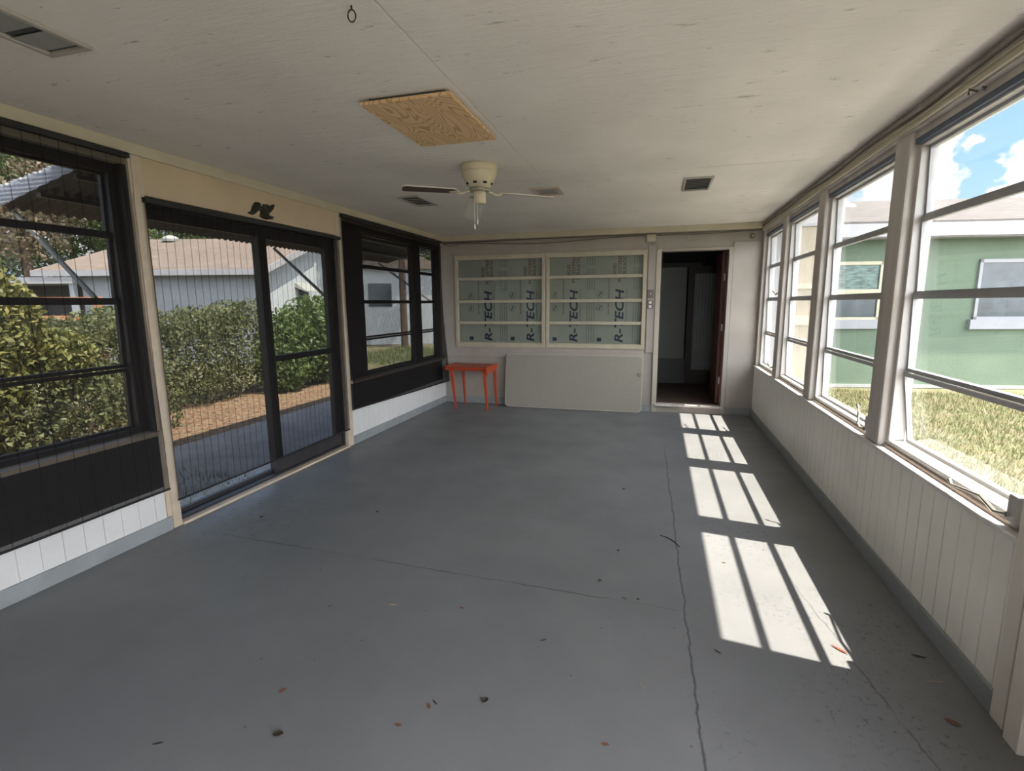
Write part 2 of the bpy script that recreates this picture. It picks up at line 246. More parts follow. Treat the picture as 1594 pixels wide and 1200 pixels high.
MT = dict(
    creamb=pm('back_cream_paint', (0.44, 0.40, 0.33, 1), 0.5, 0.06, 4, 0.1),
    panelb=pm('back_panel_paint', (0.34, 0.31, 0.28, 1), 0.5, 0.06, 2, 0.05), shadowp=pm('painted_shadow_panel', (0.035, 0.04, 0.042, 1), 0.6, 0.1, 4),
    bounce=pm('pale_bounce_slab', (0.68, 0.66, 0.62, 1), 0.8, 0.05, 3, 0.1),
    navyg=pm('blue_gray_reflection', (0.075, 0.10, 0.16, 1), 0.5, 0.08, 6),
    floor=floor_mat(), ceil=ceil_mat(), ply=ply_mat(), ground=ground_mat(), litter=litter_mat(), green=green_mat(),
    cream=pm('cream_paint', (0.52, 0.47, 0.36, 1), 0.55, 0.06, 4, 0.1),
    tan=pm('tan_paint', (0.54, 0.43, 0.30, 1), 0.6, 0.05, 3),
    jamb=pm('jamb_paint', (0.55, 0.46, 0.36, 1), 0.5, 0.08, 9, 0.1),
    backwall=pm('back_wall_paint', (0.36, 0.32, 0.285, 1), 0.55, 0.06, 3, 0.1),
    panel=pm('white_panel', (0.70, 0.65, 0.59, 1), 0.5, 0.06, 2, 0.05),
    lowl=groove_mat('white_grooved_panel', (0.70, 0.70, 0.70, 1), 1, 0.105, 0.03, 0.0035, (0.42, 0.42, 0.42, 1)),
    lowr=groove_mat('cream_grooved_panel', (0.86, 0.84, 0.79, 1), 1, 0.105, 0.02, 0.005, (0.46, 0.44, 0.40, 1)),
    base=pm('gray_baseboard', (0.27, 0.29, 0.305, 1), 0.5, 0.08, 5, 0.05),
    alum=pm('window_aluminium', (0.50, 0.48, 0.475, 1), 0.42, 0.12, 12, 0.1, metal=0.0, stretch=(1, 1, 0.1)),
    alumb=pm('bright_aluminium', (0.40, 0.40, 0.42, 1), 0.35, 0.06, 12, metal=0.0),
    post=pm('grayed_post_paint', (0.56, 0.52, 0.49, 1), 0.55, 0.12, 8, 0.1, stretch=(1, 1, 0.12)),
    sill=pm('white_sill_paint', (0.72, 0.70, 0.70, 1), 0.5, 0.08, 12, 0.1),
    strip=pm('brown_stained_strip', (0.42, 0.33, 0.28, 1), 0.6, 0.2, 16, stretch=(1, 0.1, 1)),
    bronze=pm('dark_bronze_frame', (0.035, 0.033, 0.036, 1), 0.45, 0.1, 8),
    backfr=pm('cream_window_frame', (0.45, 0.40, 0.31, 1), 0.45, 0.06, 8),
    glass=glass_mat('clear_glass', dirt=0.003, f0=0.018), glassd=glass_mat('dusty_glass', (0.97, 0.98, 0.97, 1), 0.008),
    glassr=glass_mat('right_window_glass', (0.98, 0.99, 0.985, 1), 0.004),
    shade=shade_mat('shade_mesh', 0.43, 0.08), shaded=shade_mat('door_shade_mesh', 0.38, 0.06), shade3=shade_mat('far_shade_mesh', 0.24, 0.03),
    black=pm('black_rail', (0.012, 0.012, 0.013, 1), 0.5, 0.1, 10),
    fan=pm('cream_enamel', (0.62, 0.55, 0.40, 1), 0.3, 0.04, 10), fandark=pm('dark_slot', (0.01, 0.01, 0.01, 1), 0.8),
    bladet=pm('brown_blade_face', (0.075, 0.045, 0.035, 1), 0.45, 0.15, 8, stretch=(1, 1, 1)), bladew=pm('white_blade_face', (0.6, 0.58, 0.52, 1), 0.4, 0.05),
    steel=pm('chain_metal', (0.5, 0.48, 0.42, 1), 0.35, 0.1, metal=0.7), pull=pm('white_pull_knob', (0.8, 0.78, 0.7, 1), 0.4),
    vent=pm('vent_slat_gray', (0.30, 0.31, 0.30, 1), 0.5, 0.06), ventf=pm('vent_frame', (0.42, 0.40, 0.36, 1), 0.5, 0.06), ventd=pm('vent_dark', (0.07, 0.075, 0.075, 1), 0.8),
    ventw=pm('peach_vent_frame', (0.50, 0.41, 0.33, 1), 0.5, 0.06),
    orange=pm('orange_paint', (0.40, 0.055, 0.018, 1), 0.4, 0.12, 10), table=pm('speckled_tabletop', (0.27, 0.25, 0.215, 1), 0.45, 0.03, 26),
    tedge=pm('tabletop_edge', (0.38, 0.36, 0.32, 1), 0.4, 0.05), brass=pm('dull_metal', (0.30, 0.26, 0.18, 1), 0.4, 0.1, metal=0.6),
    plate=pm('brown_switch_plate', (0.16, 0.13, 0.11, 1), 0.4, 0.1), eagle=pm('dark_bronze_casting', (0.035, 0.035, 0.022, 1), 0.4, 0.3, 30, 0.3, metal=0.3),
    wire=pm('painted_cable', (0.16, 0.14, 0.12, 1), 0.6), rust=pm('rusty_hook', (0.03, 0.024, 0.018, 1), 0.6, 0.2, 30),
    foam=pm('pale_foil_film', (0.285, 0.272, 0.24, 1), 0.35, 0.05, 5), navy=pm('navy_ink', (0.010, 0.012, 0.045, 1), 0.5), ink=pm('black_ink', (0.02, 0.025, 0.04, 1), 0.5), red=pm('red_ink', (0.11, 0.03, 0.02, 1), 0.5),
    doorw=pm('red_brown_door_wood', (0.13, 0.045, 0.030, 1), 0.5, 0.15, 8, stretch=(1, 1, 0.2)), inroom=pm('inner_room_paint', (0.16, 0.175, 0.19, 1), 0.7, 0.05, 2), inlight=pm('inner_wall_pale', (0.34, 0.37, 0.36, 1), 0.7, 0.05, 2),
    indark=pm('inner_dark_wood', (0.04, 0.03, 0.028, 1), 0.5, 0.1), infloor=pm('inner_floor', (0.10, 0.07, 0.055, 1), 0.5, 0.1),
    curtain=groove_mat('sheer_curtain', (0.30, 0.34, 0.36, 1), 0, 0.05, 0, 0.012, (0.16, 0.18, 0.2, 1)),
    white=pm('white_exterior_paint', (0.29, 0.29, 0.32, 1), 0.6, 0.04, 3), creamx=pm('cream_exterior_trim', (0.44, 0.41, 0.31, 1), 0.6, 0.04, 4),
    beige=pm('beige_exterior_wall', (0.36, 0.315, 0.25, 1), 0.8, 0.07, 3, 0.2), shingr=shingle_mat('gray_shingles', (0.115, 0.105, 0.102, 1), (0.065, 0.06, 0.058, 1)),
    shingl=shingle_mat('tan_shingles', (0.20, 0.16, 0.135, 1), (0.11, 0.082, 0.07, 1)), bluew=pm('pale_blue_stucco', (0.23, 0.25, 0.295, 1), 0.8, 0.05, 2, 0.2),
    paleh=groove_mat('pale_board_wall', (0.40, 0.43, 0.47, 1), 1, 0.3, 0, 0.02), win=pm('dark_window_glass', (0.045, 0.06, 0.075, 1), 0.15, 0.3, 3), blind=pm('green_gray_blind', (0.10, 0.17, 0.15, 1), 0.3, 0.5, 6, stretch=(1, 1, 5)),
    darkin=pm('recess_shadow', (0.03, 0.03, 0.035, 1), 0.9), fence=pm('orange_fence_wood', (0.42, 0.17, 0.09, 1), 0.7, 0.1, 8), fol=leaf_mat('hedge_leaves', [(0.025, 0.03, 0.014), (0.07, 0.09, 0.035), (0.17, 0.18, 0.075), (0.30, 0.27, 0.15)]),
    foly=leaf_mat('yellow_green_leaves', [(0.03, 0.045, 0.015), (0.10, 0.12, 0.035), (0.26, 0.25, 0.08), (0.36, 0.31, 0.13)]), folg=leaf_mat('bright_green_leaves', [(0.02, 0.032, 0.012), (0.055, 0.09, 0.028), (0.13, 0.18, 0.05), (0.24, 0.27, 0.09)]),
    folt=leaf_mat('tree_leaves', [(0.02, 0.035, 0.012), (0.05, 0.08, 0.025), (0.10, 0.14, 0.05), (0.16, 0.19, 0.08)], 0.3), folr=leaf_mat('reddish_leaves', [(0.03, 0.03, 0.018), (0.09, 0.085, 0.045), (0.18, 0.13, 0.09), (0.28, 0.17, 0.13)]),
    bark=pm('bark', (0.09, 0.06, 0.045, 1), 0.9, 0.3, 12, 0.6, 20), grass=leaf_mat('grass_blades', [(0.055, 0.075, 0.018), (0.13, 0.145, 0.045), (0.20, 0.18, 0.085), (0.24, 0.185, 0.11)], 0.25),
    patio=pm('patio_concrete', (0.34, 0.32, 0.31, 1), 0.85, 0.15, 4, 0.2), awn=pm('awning_metal', (0.04, 0.038, 0.033, 1), 0.5, 0.1, 6), strut=pm('strut_metal', (0.30, 0.29, 0.28, 1), 0.4, 0.1),
    deadl=pm('dry_leaf_brown', (0.20, 0.085, 0.04, 1), 0.7, 0.3, 40), deadd=pm('dry_leaf_dark', (0.035, 0.022, 0.015, 1), 0.7, 0.3, 40), deadp=pm('dry_leaf_pale', (0.36, 0.30, 0.20, 1), 0.7, 0.2, 40),
    redl=pm('red_dry_leaf', (0.30, 0.06, 0.025, 1), 0.6, 0.2, 30), soffit=pm('soffit_paint', (0.62, 0.55, 0.46, 1), 0.6, 0.05, 4), asphalt=pm('pale_road', (0.40, 0.42, 0.45, 1), 0.9, 0.05, 2),
)
def awn2_mat():
    t = NT('translucent_awning'); c = (0.72, 0.74, 0.80, 1)
    return t.done(t.n('ShaderNodeMixShader', {0: 0.6, 1: t.bsdf(Base_Color=c, Roughness=0.5).outputs[0], 2: t.n('ShaderNodeBsdfTranslucent', {0: c}).outputs[0]}).outputs[0])
MT['awn2'] = awn2_mat()

class MB:
    """collects shapes into ONE mesh object"""
    def __init__(s): s.v = []; s.f = []
    def box(s, x0, x1, y0, y1, z0, z1):
        if x1 < x0: x0, x1 = x1, x0
        if y1 < y0: y0, y1 = y1, y0
        if z1 < z0: z0, z1 = z1, z0
        b = len(s.v); s.v += [(x, y, z) for x in (x0, x1) for y in (y0, y1) for z in (z0, z1)]
        s.f += [tuple(b + i for i in q) for q in ((0, 1, 3, 2), (4, 6, 7, 5), (0, 4, 5, 1), (2, 3, 7, 6), (0, 2, 6, 4), (1, 5, 7, 3))]; return s
    def hexa(s, p):  # 4 lower then 4 upper
        b = len(s.v); s.v += [tuple(q) for q in p]
        s.f += [tuple(b + i for i in q) for q in ((3, 2, 1, 0), (4, 5, 6, 7), (0, 1, 5, 4), (1, 2, 6, 5), (2, 3, 7, 6), (3, 0, 4, 7))]; return s
    def prism(s, pts, d):  # planar outline pts (3d) extruded by vector d
        b = len(s.v); n = len(pts); d = Vector(d)
        s.v += [tuple(p) for p in pts] + [tuple(Vector(p) + d) for p in pts]
        s.f.append(tuple(b + i for i in range(n))[::-1]); s.f.append(tuple(b + n + i for i in range(n)))
        s.f += [(b + i, b + (i + 1) % n, b + n + (i + 1) % n, b + n + i) for i in range(n)]; return s
    def lathe(s, prof, c=(0, 0, 0), n=28, a0=0):
        b = len(s.v); m = len(prof)
        for i in range(n):
            a = 2 * math.pi * i / n
            for r, z in prof: s.v.append((c[0] + r * math.cos(a), c[1] + r * math.sin(a), c[2] + z))
        for i in range(n):
            j = (i + 1) % n
            for k in range(m - 1): s.f.append((b + i * m + k, b + j * m + k, b + j * m + k + 1, b + i * m + k + 1))
        s.f.append(tuple(b + i * m for i in range(n))[::-1]); s.f.append(tuple(b + i * m + m - 1 for i in range(n))); return s
    def tube(s, pts, r, n=8):
        pts = [Vector(p) for p in pts]; b = len(s.v); rs = r if isinstance(r, (list, tuple)) else [r] * len(pts)
        for i, p in enumerate(pts):
            d = (pts[min(i + 1, len(pts) - 1)] - pts[max(i - 1, 0)]).normalized()
            u = d.cross(Vector((0, 0, 1)) if abs(d.z) < 0.95 else Vector((1, 0, 0))).normalized(); q = d.cross(u)
            for k in range(n):
                a = 2 * math.pi * k / n; s.v.append(tuple(p + (u * math.cos(a) + q * math.sin(a)) * rs[i]))
        for i in range(len(pts) - 1):
            for k in range(n):
                k2 = (k + 1) % n; s.f.append((b + i * n + k, b + i * n + k2, b + (i + 1) * n + k2, b + (i + 1) * n + k))
        s.f.append(tuple(b + k for k in range(n))[::-1]); s.f.append(tuple(b + (len(pts) - 1) * n + k for k in range(n))); return s
    def grid(s, fn, nu, nv):
        b = len(s.v)
        for i in range(nu + 1):
            for j in range(nv + 1): s.v.append(tuple(fn(i / nu, j / nv)))
        for i in range(nu):
            for j in range(nv):
                a = b + i * (nv + 1) + j; s.f.append((a, a + 1, a + nv + 2, a + nv + 1))
        return s
    def quads(s, V):  # numpy (n,4,3)
        s.np = V; return s
    def build(s, name, mat, parent=None, world=True, smooth=False, bevel=0, origin=None, solid=0, **props):
        if hasattr(s, 'np'):
            V = s.np.reshape(-1, 3).astype(np.float32)
        else: V = np.array(s.v, dtype=np.float32)
        if parent is not None and world:
            w = Vector((0, 0, 0)); p = parent
            while p is not None: w += p.location; p = p.parent
            V = V - np.array(w, dtype=np.float32); loc = (0, 0, 0)
        elif parent is None and origin is not False:
            if origin is None:
                mn, mxx = V.min(0), V.max(0); origin = ((mn[0] + mxx[0]) / 2, (mn[1] + mxx[1]) / 2, mn[2])
            loc = tuple(float(x) for x in origin); V = V - np.array(loc, dtype=np.float32)
        else: loc = (0, 0, 0)
        me = bpy.data.meshes.new(name)
        if hasattr(s, 'np'):
            n = len(V) // 4; me.vertices.add(len(V)); me.vertices.foreach_set('co', V.ravel())
            me.loops.add(n * 4); me.loops.foreach_set('vertex_index', np.arange(n * 4, dtype=np.int32))
            me.polygons.add(n); me.polygons.foreach_set('loop_start', np.arange(0, n * 4, 4, dtype=np.int32)); me.update(calc_edges=True)
        else: me.from_pydata([tuple(map(float, q)) for q in V], [], s.f); me.update()
        if smooth: me.polygons.foreach_set('use_smooth', [True] * len(me.polygons))
        me.materials.append(MT[mat] if isinstance(mat, str) else mat)
        o = bpy.data.objects.new(name, me); COL.objects.link(o); o.location = loc
        if parent is not None: o.parent = parent
        if bevel:
            m = o.modifiers.new('bevel', 'BEVEL'); m.width = bevel; m.segments = 2; m.limit_method = 'ANGLE'
        if solid:
            m = o.modifiers.new('solid', 'SOLIDIFY'); m.thickness = solid; m.offset = 0
        for k, v in props.items(): o[k] = v
        return o
def B(*a): return MB().box(*a)
def root(name, loc=(0, 0, 0), rz=0, **props):
    o = bpy.data.objects.new(name, None); o.empty_display_size = 0.1; COL.objects.link(o); o.location = loc; o.rotation_euler = (0, 0, rz)
    for k, v in props.items(): o[k] = v
    return o
def tag(o, label, cat, group=None, kind=None):
    o['label'] = label; o['category'] = cat
    if group: o['group'] = group
    if kind: o['kind'] = kind
    return o
ST = dict(kind='structure')
def dup(o, parent=None):
    c = o.copy(); COL.objects.link(c)
    if parent is not None: c.parent = parent
    for ch in list(o.children): dup(ch, c)
    return c
def ray_at(px, py, depth):
    return Vector((0, 0, CZ)) + (FWD + RIGHT * ((px - 797) / F_PX) + UP * ((600 - py) / F_PX)) * depth

XL, XR, D, H = -3.029, 1.195, 7.0, 2.40
K = D / 6.91
def bx(x): return x * K
def bz(z): return CZ + (z - CZ) * K

# ------------------------------------------------------------------ room shell
B(-3.25, 1.33, -1.7, D + 0.12, -0.15, 0).build('floor', 'floor', origin=(0, 0, 0), **ST)
B(-3.3, 1.33, -1.7, D + 0.1, H, H + 0.12).build('ceiling', 'ceil', origin=(0, 0, H), **ST)
B(-3.55, 1.59, -2.0, D + 0.1, H + 0.12, H + 0.2).build('roof_deck', 'shingr', **ST)

# left wall: low walls, header, posts
wl = root('wall_left', (XL, 0, 0), **ST)
for nm, y0, y1 in (('low_wall', -1.7, 2.40), ('low_wall', 4.53, D)):
    B(XL - 0.16, XL, y0, y1, 0, 0.65).build(nm, 'lowl', wl)
B(XL - 0.16, XL + 0.004, 0.85, 2.40, 0.30, 0.648).build('shadow_tone_panel', 'shadowp', wl)  # wall coloured dark to imitate the dimness behind the mesh shade
B(XL - 0.16, XL + 0.004, 4.535, D - 0.13, 0.36, 0.648).build('shadow_tone_panel', 'shadowp', wl)  # same painted-in dimness behind the far mesh shade
B(XL - 0.16, XL - 0.005, -1.7, D, 2.27, H).build('top_plate', 'cream', wl)
B(XL - 0.10, XL, 2.47, 4.47, 2.115, 2.335).build('header_panel', 'tan', wl)
B(XL - 0.14, XL + 0.004, 2.44, 2.50, 0, 2.335).build('door_jamb', 'jamb', wl)
B(XL - 0.14, XL - 0.004, 2.41, 2.44, 0.0, 2.33).build('post', 'jamb', wl)
B(XL - 0.14, XL - 0.006, 2.38, 2.41, 0.66, 2.33).build('post', 'bronze', wl)
B(XL, XL + 0.012, 2.43, 2.475, 0.665, 2.12).build('casing', 'jamb', wl, bevel=0.004)
B(XL - 0.14, XL + 0.004, 4.44, 4.535, 0, 2.335).build('post', 'jamb', wl)
B(XL - 0.15, XL, -1.7, 0.85, 0.65, 2.27).build('solid_wall', 'cream', wl)
B(XL - 0.10, XL + 0.02, 2.50, 4.44, 0, 0.018).build('threshold', 'jamb', wl)
tl = B(XL - 0.02, XL + 0.02, -1.7, D, 2.335, H).build('trim_1', 'cream', bevel=0.003, **ST)
for i, (y0, y1) in enumerate(((0.85, 2.40), (4.53, D))):
    B(XL - 0.12, XL + 0.035, y0, y1, 0.645, 0.67).build('window_sill', 'jamb', wl)
    B(XL, XL + 0.014, y0 if i else -1.7, y1 + (0.0 if i else 0.025), 0, 0.09).build('baseboard_left', 'base', bevel=0.003, **ST)

# right wall
wr = root('wall_right', (XR, 0, 0), **ST)
B(XR, XR + 0.13, 1.98, D, 0, 0.64).build('low_wall', 'lowr', wr)
B(XR, XR + 0.13, 0.95, 1.82, 0, 2.30).build('solid_wall', 'panel', wr)
B(XR, XR + 0.13, -1.7, -1.4, 0, 2.30).build('solid_wall', 'panel', wr)
B(XR - 0.005, XR + 0.14, -1.7, D, 2.29, H).build('top_beam', 'post', wr)
B(XR - 0.02, XR + 0.02, -1.7, D, 2.30, 2.345).build('cream_strip', 'cream', wr, bevel=0.004)
B(XR - 0.012, XR + 0.07, 1.98, D, 0.64, 0.66).build('window_sill', 'sill', wr, bevel=0.004)
B(XR - 0.014, XR, 1.99, D, 0, 0.092).build('baseboard_right', 'base', bevel=0.003, **ST)
B(XR - 0.015, XR + 0.12, 1.925, 1.995, 0, 2.30).build('post', 'panel', wr, bevel=0.004)
B(XR + 0.02, XR + 0.12, 1.895, 1.925, 0, 2.30).build('stop', 'post', wr)
B(XR - 0.03, XR + 0.12, 1.82, 1.895, 0, 2.30).build('post', 'panel', wr, bevel=0.004)
for yc in (3.27, 4.64, 5.87):
    B(XR - 0.0, XR + 0.14, yc - 0.085, yc + 0.092, 0.66, 2.30).build('post', 'post', wr, bevel=0.012)
B(XR - 0.0, XR + 0.14, D - 0.09, D, 0.66, 2.30).build('post', 'post', wr, bevel=0.006)
B(XR + 0.14, 1.59, -1.9, D, 2.40, 2.41).build('soffit', 'soffit', wr)
B(1.575, 1.60, -1.9, D, 2.375, 2.60).build('eave_fascia', 'soffit', wr)

# near wall behind the camera, solid but for an opening added for light
wn_ = root('wall_near', (0, -1.7, 0), **ST)
B(-3.2, 0.3, -1.8, -1.7, 0, H).build('solid_wall', 'post', wn_)
B(0.3, 1.33, -1.8, -1.7, 2.15, H).build('header', 'post', wn_)
B(1.15, 1.33, -1.8, -1.7, 0, 2.15).build('post', 'post', wn_)

# back wall
wb = root('wall_back', (0, D, 0), **ST)
xd0, xd1 = bx(0.015), bx(0.808)          # door opening
zt = bz(2.086)
T = 0.12
wx0, wx1, wz0, wz1 = bx(-2.805), bx(-0.165), bz(0.845), bz(2.115)
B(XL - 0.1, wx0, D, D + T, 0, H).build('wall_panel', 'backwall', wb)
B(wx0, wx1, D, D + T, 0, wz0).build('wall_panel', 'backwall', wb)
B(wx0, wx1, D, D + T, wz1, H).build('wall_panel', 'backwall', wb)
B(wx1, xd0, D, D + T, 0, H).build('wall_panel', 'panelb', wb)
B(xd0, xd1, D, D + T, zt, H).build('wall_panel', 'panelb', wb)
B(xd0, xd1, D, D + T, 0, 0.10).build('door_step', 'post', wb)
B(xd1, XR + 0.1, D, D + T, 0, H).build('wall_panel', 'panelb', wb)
B(bx(0.862), XR, D - 0.012, D, 0.095, bz(2.18)).build('raised_panel', 'panelb', wb, bevel=0.003)
B(XL, bx(-0.16), D - 0.014, D, bz(0.70), bz(0.815)).build('apron_board', 'backwall', wb, bevel=0.003)
B(XL, bx(-0.16), D - 0.012, D, bz(2.145), bz(2.30)).build('header_board', 'backwall', wb, bevel=0.003)
B(bx(-0.145), bx(-0.045), D - 0.02, D, bz(0.80), bz(2.185)).build('pilaster', 'panelb', wb, bevel=0.004)
B(bx(-0.045), xd0, D - 0.03, D, 0.0, zt + 0.03).build('door_casing', 'creamb', wb, bevel=0.004)
B(xd1, bx(0.858), D - 0.03, D, 0.0, zt + 0.03).build('door_casing', 'panelb', wb, bevel=0.004)
B(xd0, xd1, D - 0.03, D, zt, zt + 0.03).build('door_casing', 'panelb', wb, bevel=0.004)
B(xd0 - 0.02, xd1 + 0.01, D - 0.06, D + 0.05, 0.085, 0.115).build('threshold', 'post', wb, bevel=0.004)
B(xd0 - 0.02, xd1 + 0.01, D - 0.02, D, 0.0, 0.085).build('riser', 'panelb', wb)
B(bx(0.31), bx(0.45), D - 0.006, D, bz(2.21), bz(2.295)).build('patch_plate', 'panelb', wb, bevel=0.002)
B(XL + 0.02, XR, D - 0.075, D, bz(2.315), H).build('trim_2', 'cream', bevel=0.004, **ST)
for x0, x1 in ((XL, bx(-0.045)), (bx(0.858), XR)):
    B(x0, x1, D - 0.014, D, 0, 0.09).build('baseboard_back', 'base', bevel=0.003, **ST)

# ------------------------------------------------------------------ windows
ZB = [(2.20, 1.885), (1.845, 1.50), (1.46, 1.10), (1.055, 0.715)]   # pane top / bottom, shared by every awning window
wcount = [0]
def side_window(xg, y0, y1, mat, gmat, out, first=0, inner=0.05, open_near=False, ztop=2.27):
    """awning window of four panes in a wall parallel to y; out = +1 right wall, -1 left wall"""
    wcount[0] += 1
    r = root('window_%d' % wcount[0], (xg, (y0 + y1) / 2, 0.66), **ST)
    f = MB(); a, b = xg - 0.045, xg + 0.03
    if out < 0: a, b = xg - 0.03, xg + 0.045
    f.box(a, b, y0 - 0.008, y0 + 0.040, 0.70, ztop - 0.055); f.box(a, b, y1 - 0.040, y1 + 0.008, 0.70, ztop - 0.055)
    f.box(a, b, y0 - 0.008, y1 + 0.008, ztop - 0.055, ztop + 0.03); f.box(a, b, y0 - 0.008, y1 + 0.008, 0.655, 0.70)
    f.build('window_frame', mat, r, bevel=0.003)
    for i, (zt_, zb_) in enumerate(ZB):
        tilt = out * (0.012 + (0.035 if (open_near and i == 3) else 0))
        p0, p1 = y0 + 0.034, y1 - 0.034
        s = MB(); rail = 0.020
        def bar(ya, yb, za, zb, d=0.012):
            # sloping bar: x shifts outward towards the bottom
            def xx(z): return xg + tilt * (zt_ + 0.02 - z) / (zt_ - zb_)
            s.hexa([(xx(za) - d, ya, za), (xx(za) + d, ya, za), (xx(za) + d, yb, za), (xx(za) - d, yb, za),
                    (xx(zb) - d, ya, zb), (xx(zb) + d, ya, zb), (xx(zb) + d, yb, zb), (xx(zb) - d, yb, zb)])
        bar(p0, p1, zt_, zt_ + rail); bar(p0, p1, zb_ - rail, zb_, 0.014); bar(p0, p0 + rail, zb_, zt_); bar(p1 - rail, p1, zb_, zt_)
        sash = s.build('sash', 'alumb' if (mat == 'alum') else mat, r)
        def xx(z): return xg + tilt * (zt_ + 0.02 - z) / (zt_ - zb_)
        MB().hexa([(xx(zb_) - 0.002, p0 + rail, zb_), (xx(zb_) + 0.002, p0 + rail, zb_), (xx(zb_) + 0.002, p1 - rail, zb_), (xx(zb_) - 0.002, p1 - rail, zb_),
                   (xx(zt_) - 0.002, p0 + rail, zt_), (xx(zt_) + 0.002, p0 + rail, zt_), (xx(zt_) + 0.002, p1 - rail, zt_), (xx(zt_) - 0.002, p1 - rail, zt_)]).build('pane', gmat, sash)
    return r
XG = XR + 0.085
rwin = [side_window(XG, 2.0, 3.195, 'alum', 'glassr', 1, open_near=True), side_window(XG, 3.355, 4.565, 'alum', 'glassr', 1),
        side_window(XG, 4.725, 5.795, 'alum', 'glassr', 1), side_window(XG, 5.955, 6.91, 'alum', 'glassr', 1)]
for y0, y1 in ((2.0, 3.195), (3.355, 4.565), (4.725, 5.795), (5.955, 6.91)):
    B(XR + 0.028, XR + 0.045, y0, y1, 0.66, 0.675).build('stop_strip', 'strip', wr, bevel=0.003)
    B(XR + 0.022, XR + 0.04, y0, y1, 2.255, 2.30).build('stop_strip', 'post', wr)
    B(XR + 0.0225, XR + 0.0395, y0, y1, 2.228, 2.254).build('reflection_strip', 'navyg', wr)  # navy strip paints in the dark bluish reflection along the top frame
lwin = [side_window(-3.13, 0.86, 2.375, 'bronze', 'glassd', -1), side_window(-3.13, 4.93, 6.20, 'bronze', 'glassd', -1), side_window(-3.13, 6.33, 6.92, 'bronze', 'glassd', -1)]
B(-3.17, -3.08, 4.53, 4.93, 0.66, 2.27).build('filler_panel', 'bronze', wl)
B(-3.17, -3.08, 6.20, 6.33, 0.66, 2.27).build('mullion', 'bronze', wl)
B(-3.17, -3.08, 6.92, D, 0.66, 2.27).build('filler_panel', 'bronze', wl)

def back_window(x0, x1):
    wcount[0] += 1
    r = root('window_%d' % wcount[0], ((x0 + x1) / 2, D, wz0), **ST)
    f = MB(); y0, y1 = D - 0.022, D + 0.032; fw = 0.042; f.box(x0 - 0.01, x1 + 0.01, D - 0.008, D - 0.001, wz0 - 0.008, wz0 + 0.004).box(x0 - 0.01, x1 + 0.01, D - 0.008, D - 0.001, wz1 - 0.004, wz1 + 0.008).box(x0 - 0.008, x0 + 0.001, D - 0.009, D + 0.03, wz0, wz1).box(x1 - 0.001, x1 + 0.008, D - 0.009, D + 0.03, wz0, wz1)
    f.box(x0, x1, y0, y1, wz0, bz(0.895)); f.box(x0, x1, y0, y1, bz(2.055), wz1)
    f.box(x0, x0 + fw, y0, y1, bz(0.895), bz(2.055)); f.box(x1 - fw, x1, y0, y1, bz(0.895), bz(2.055))
    f.build('window_frame', 'backfr', r, bevel=0.005)
    zz = [bz(2.055), bz(1.795), bz(1.48), bz(1.183), bz(0.895)]
    for i in range(4):
        s = MB(); h = 0.021
        za = zz[i] - (0 if i == 0 else 0); zb = zz[i + 1]
        if i < 3: s.box(x0 + fw, x1 - fw, D - 0.014, D + 0.012, zb - h, zb + h)
        else: s.box(x0 + fw, x1 - fw, D - 0.012, D + 0.01, zb, zb + 0.012)
        sash = s.build('sash', 'backfr', r, bevel=0.004)
        B(x0 + fw, x1 - fw, D + 0.012, D + 0.016, zb + (h if i < 3 else 0.012), za - (h if i else 0)).build('pane', 'glass', sash)
    return r
back_window(wx0, bx(-1.495)); back_window(bx(-1.478), wx1)

# ------------------------------------------------------------------ insulation boards behind the back windows, with their print
def text_mesh(txt, size, shear=0.0, bold=0.0, sx=1.0):
    cu = bpy.data.curves.new('t', 'FONT'); cu.body = txt; cu.size = size; cu.shear = shear; cu.offset = bold; cu.extrude = 0.0006; cu.resolution_u = 3
    to = bpy.data.objects.new('t', cu); COL.objects.link(to); bpy.context.view_layer.update()
    me = bpy.data.meshes.new_from_object(to.evaluated_get(bpy.context.evaluated_depsgraph_get()))
    COL.objects.unlink(to); bpy.data.objects.remove(to)
    v = [(q.co.x * sx, q.co.y, q.co.z) for q in me.vertices]; f = [tuple(p.vertices) for p in me.polygons]
    return v, f
YB = D + 0.036
TXT = {}
def put_text(mb, key, x, z, up=True):
    """text running upwards: baseline at x (right side), starting at height z"""
    v, f = TXT[key]; b = len(mb.v)
    mb.v += [(x - q[1], YB - 0.001 - q[2], z + q[0]) for q in v]; mb.f += [tuple(b + i for i in p) for p in f]
TXT['big'] = text_mesh('R-TECH', 0.155, 0.18, 0.0035, 1.32)
TXT['a'] = text_mesh('RIGID', 0.062, 0, 0.001); TXT['b'] = text_mesh('POLYSTYRENE', 0.062, 0, 0.001); TXT['c'] = text_mesh('INSULATION', 0.062, 0, 0.001)
TXT['d'] = text_mesh('HIGH PERFORMANCE INSULATION', 0.030, 0, 0.0005); TXT['e'] = text_mesh('Expanded polystyrene foam insulation board', 0.026)
TXT['f'] = text_mesh('keep away from ignition sources', 0.022)
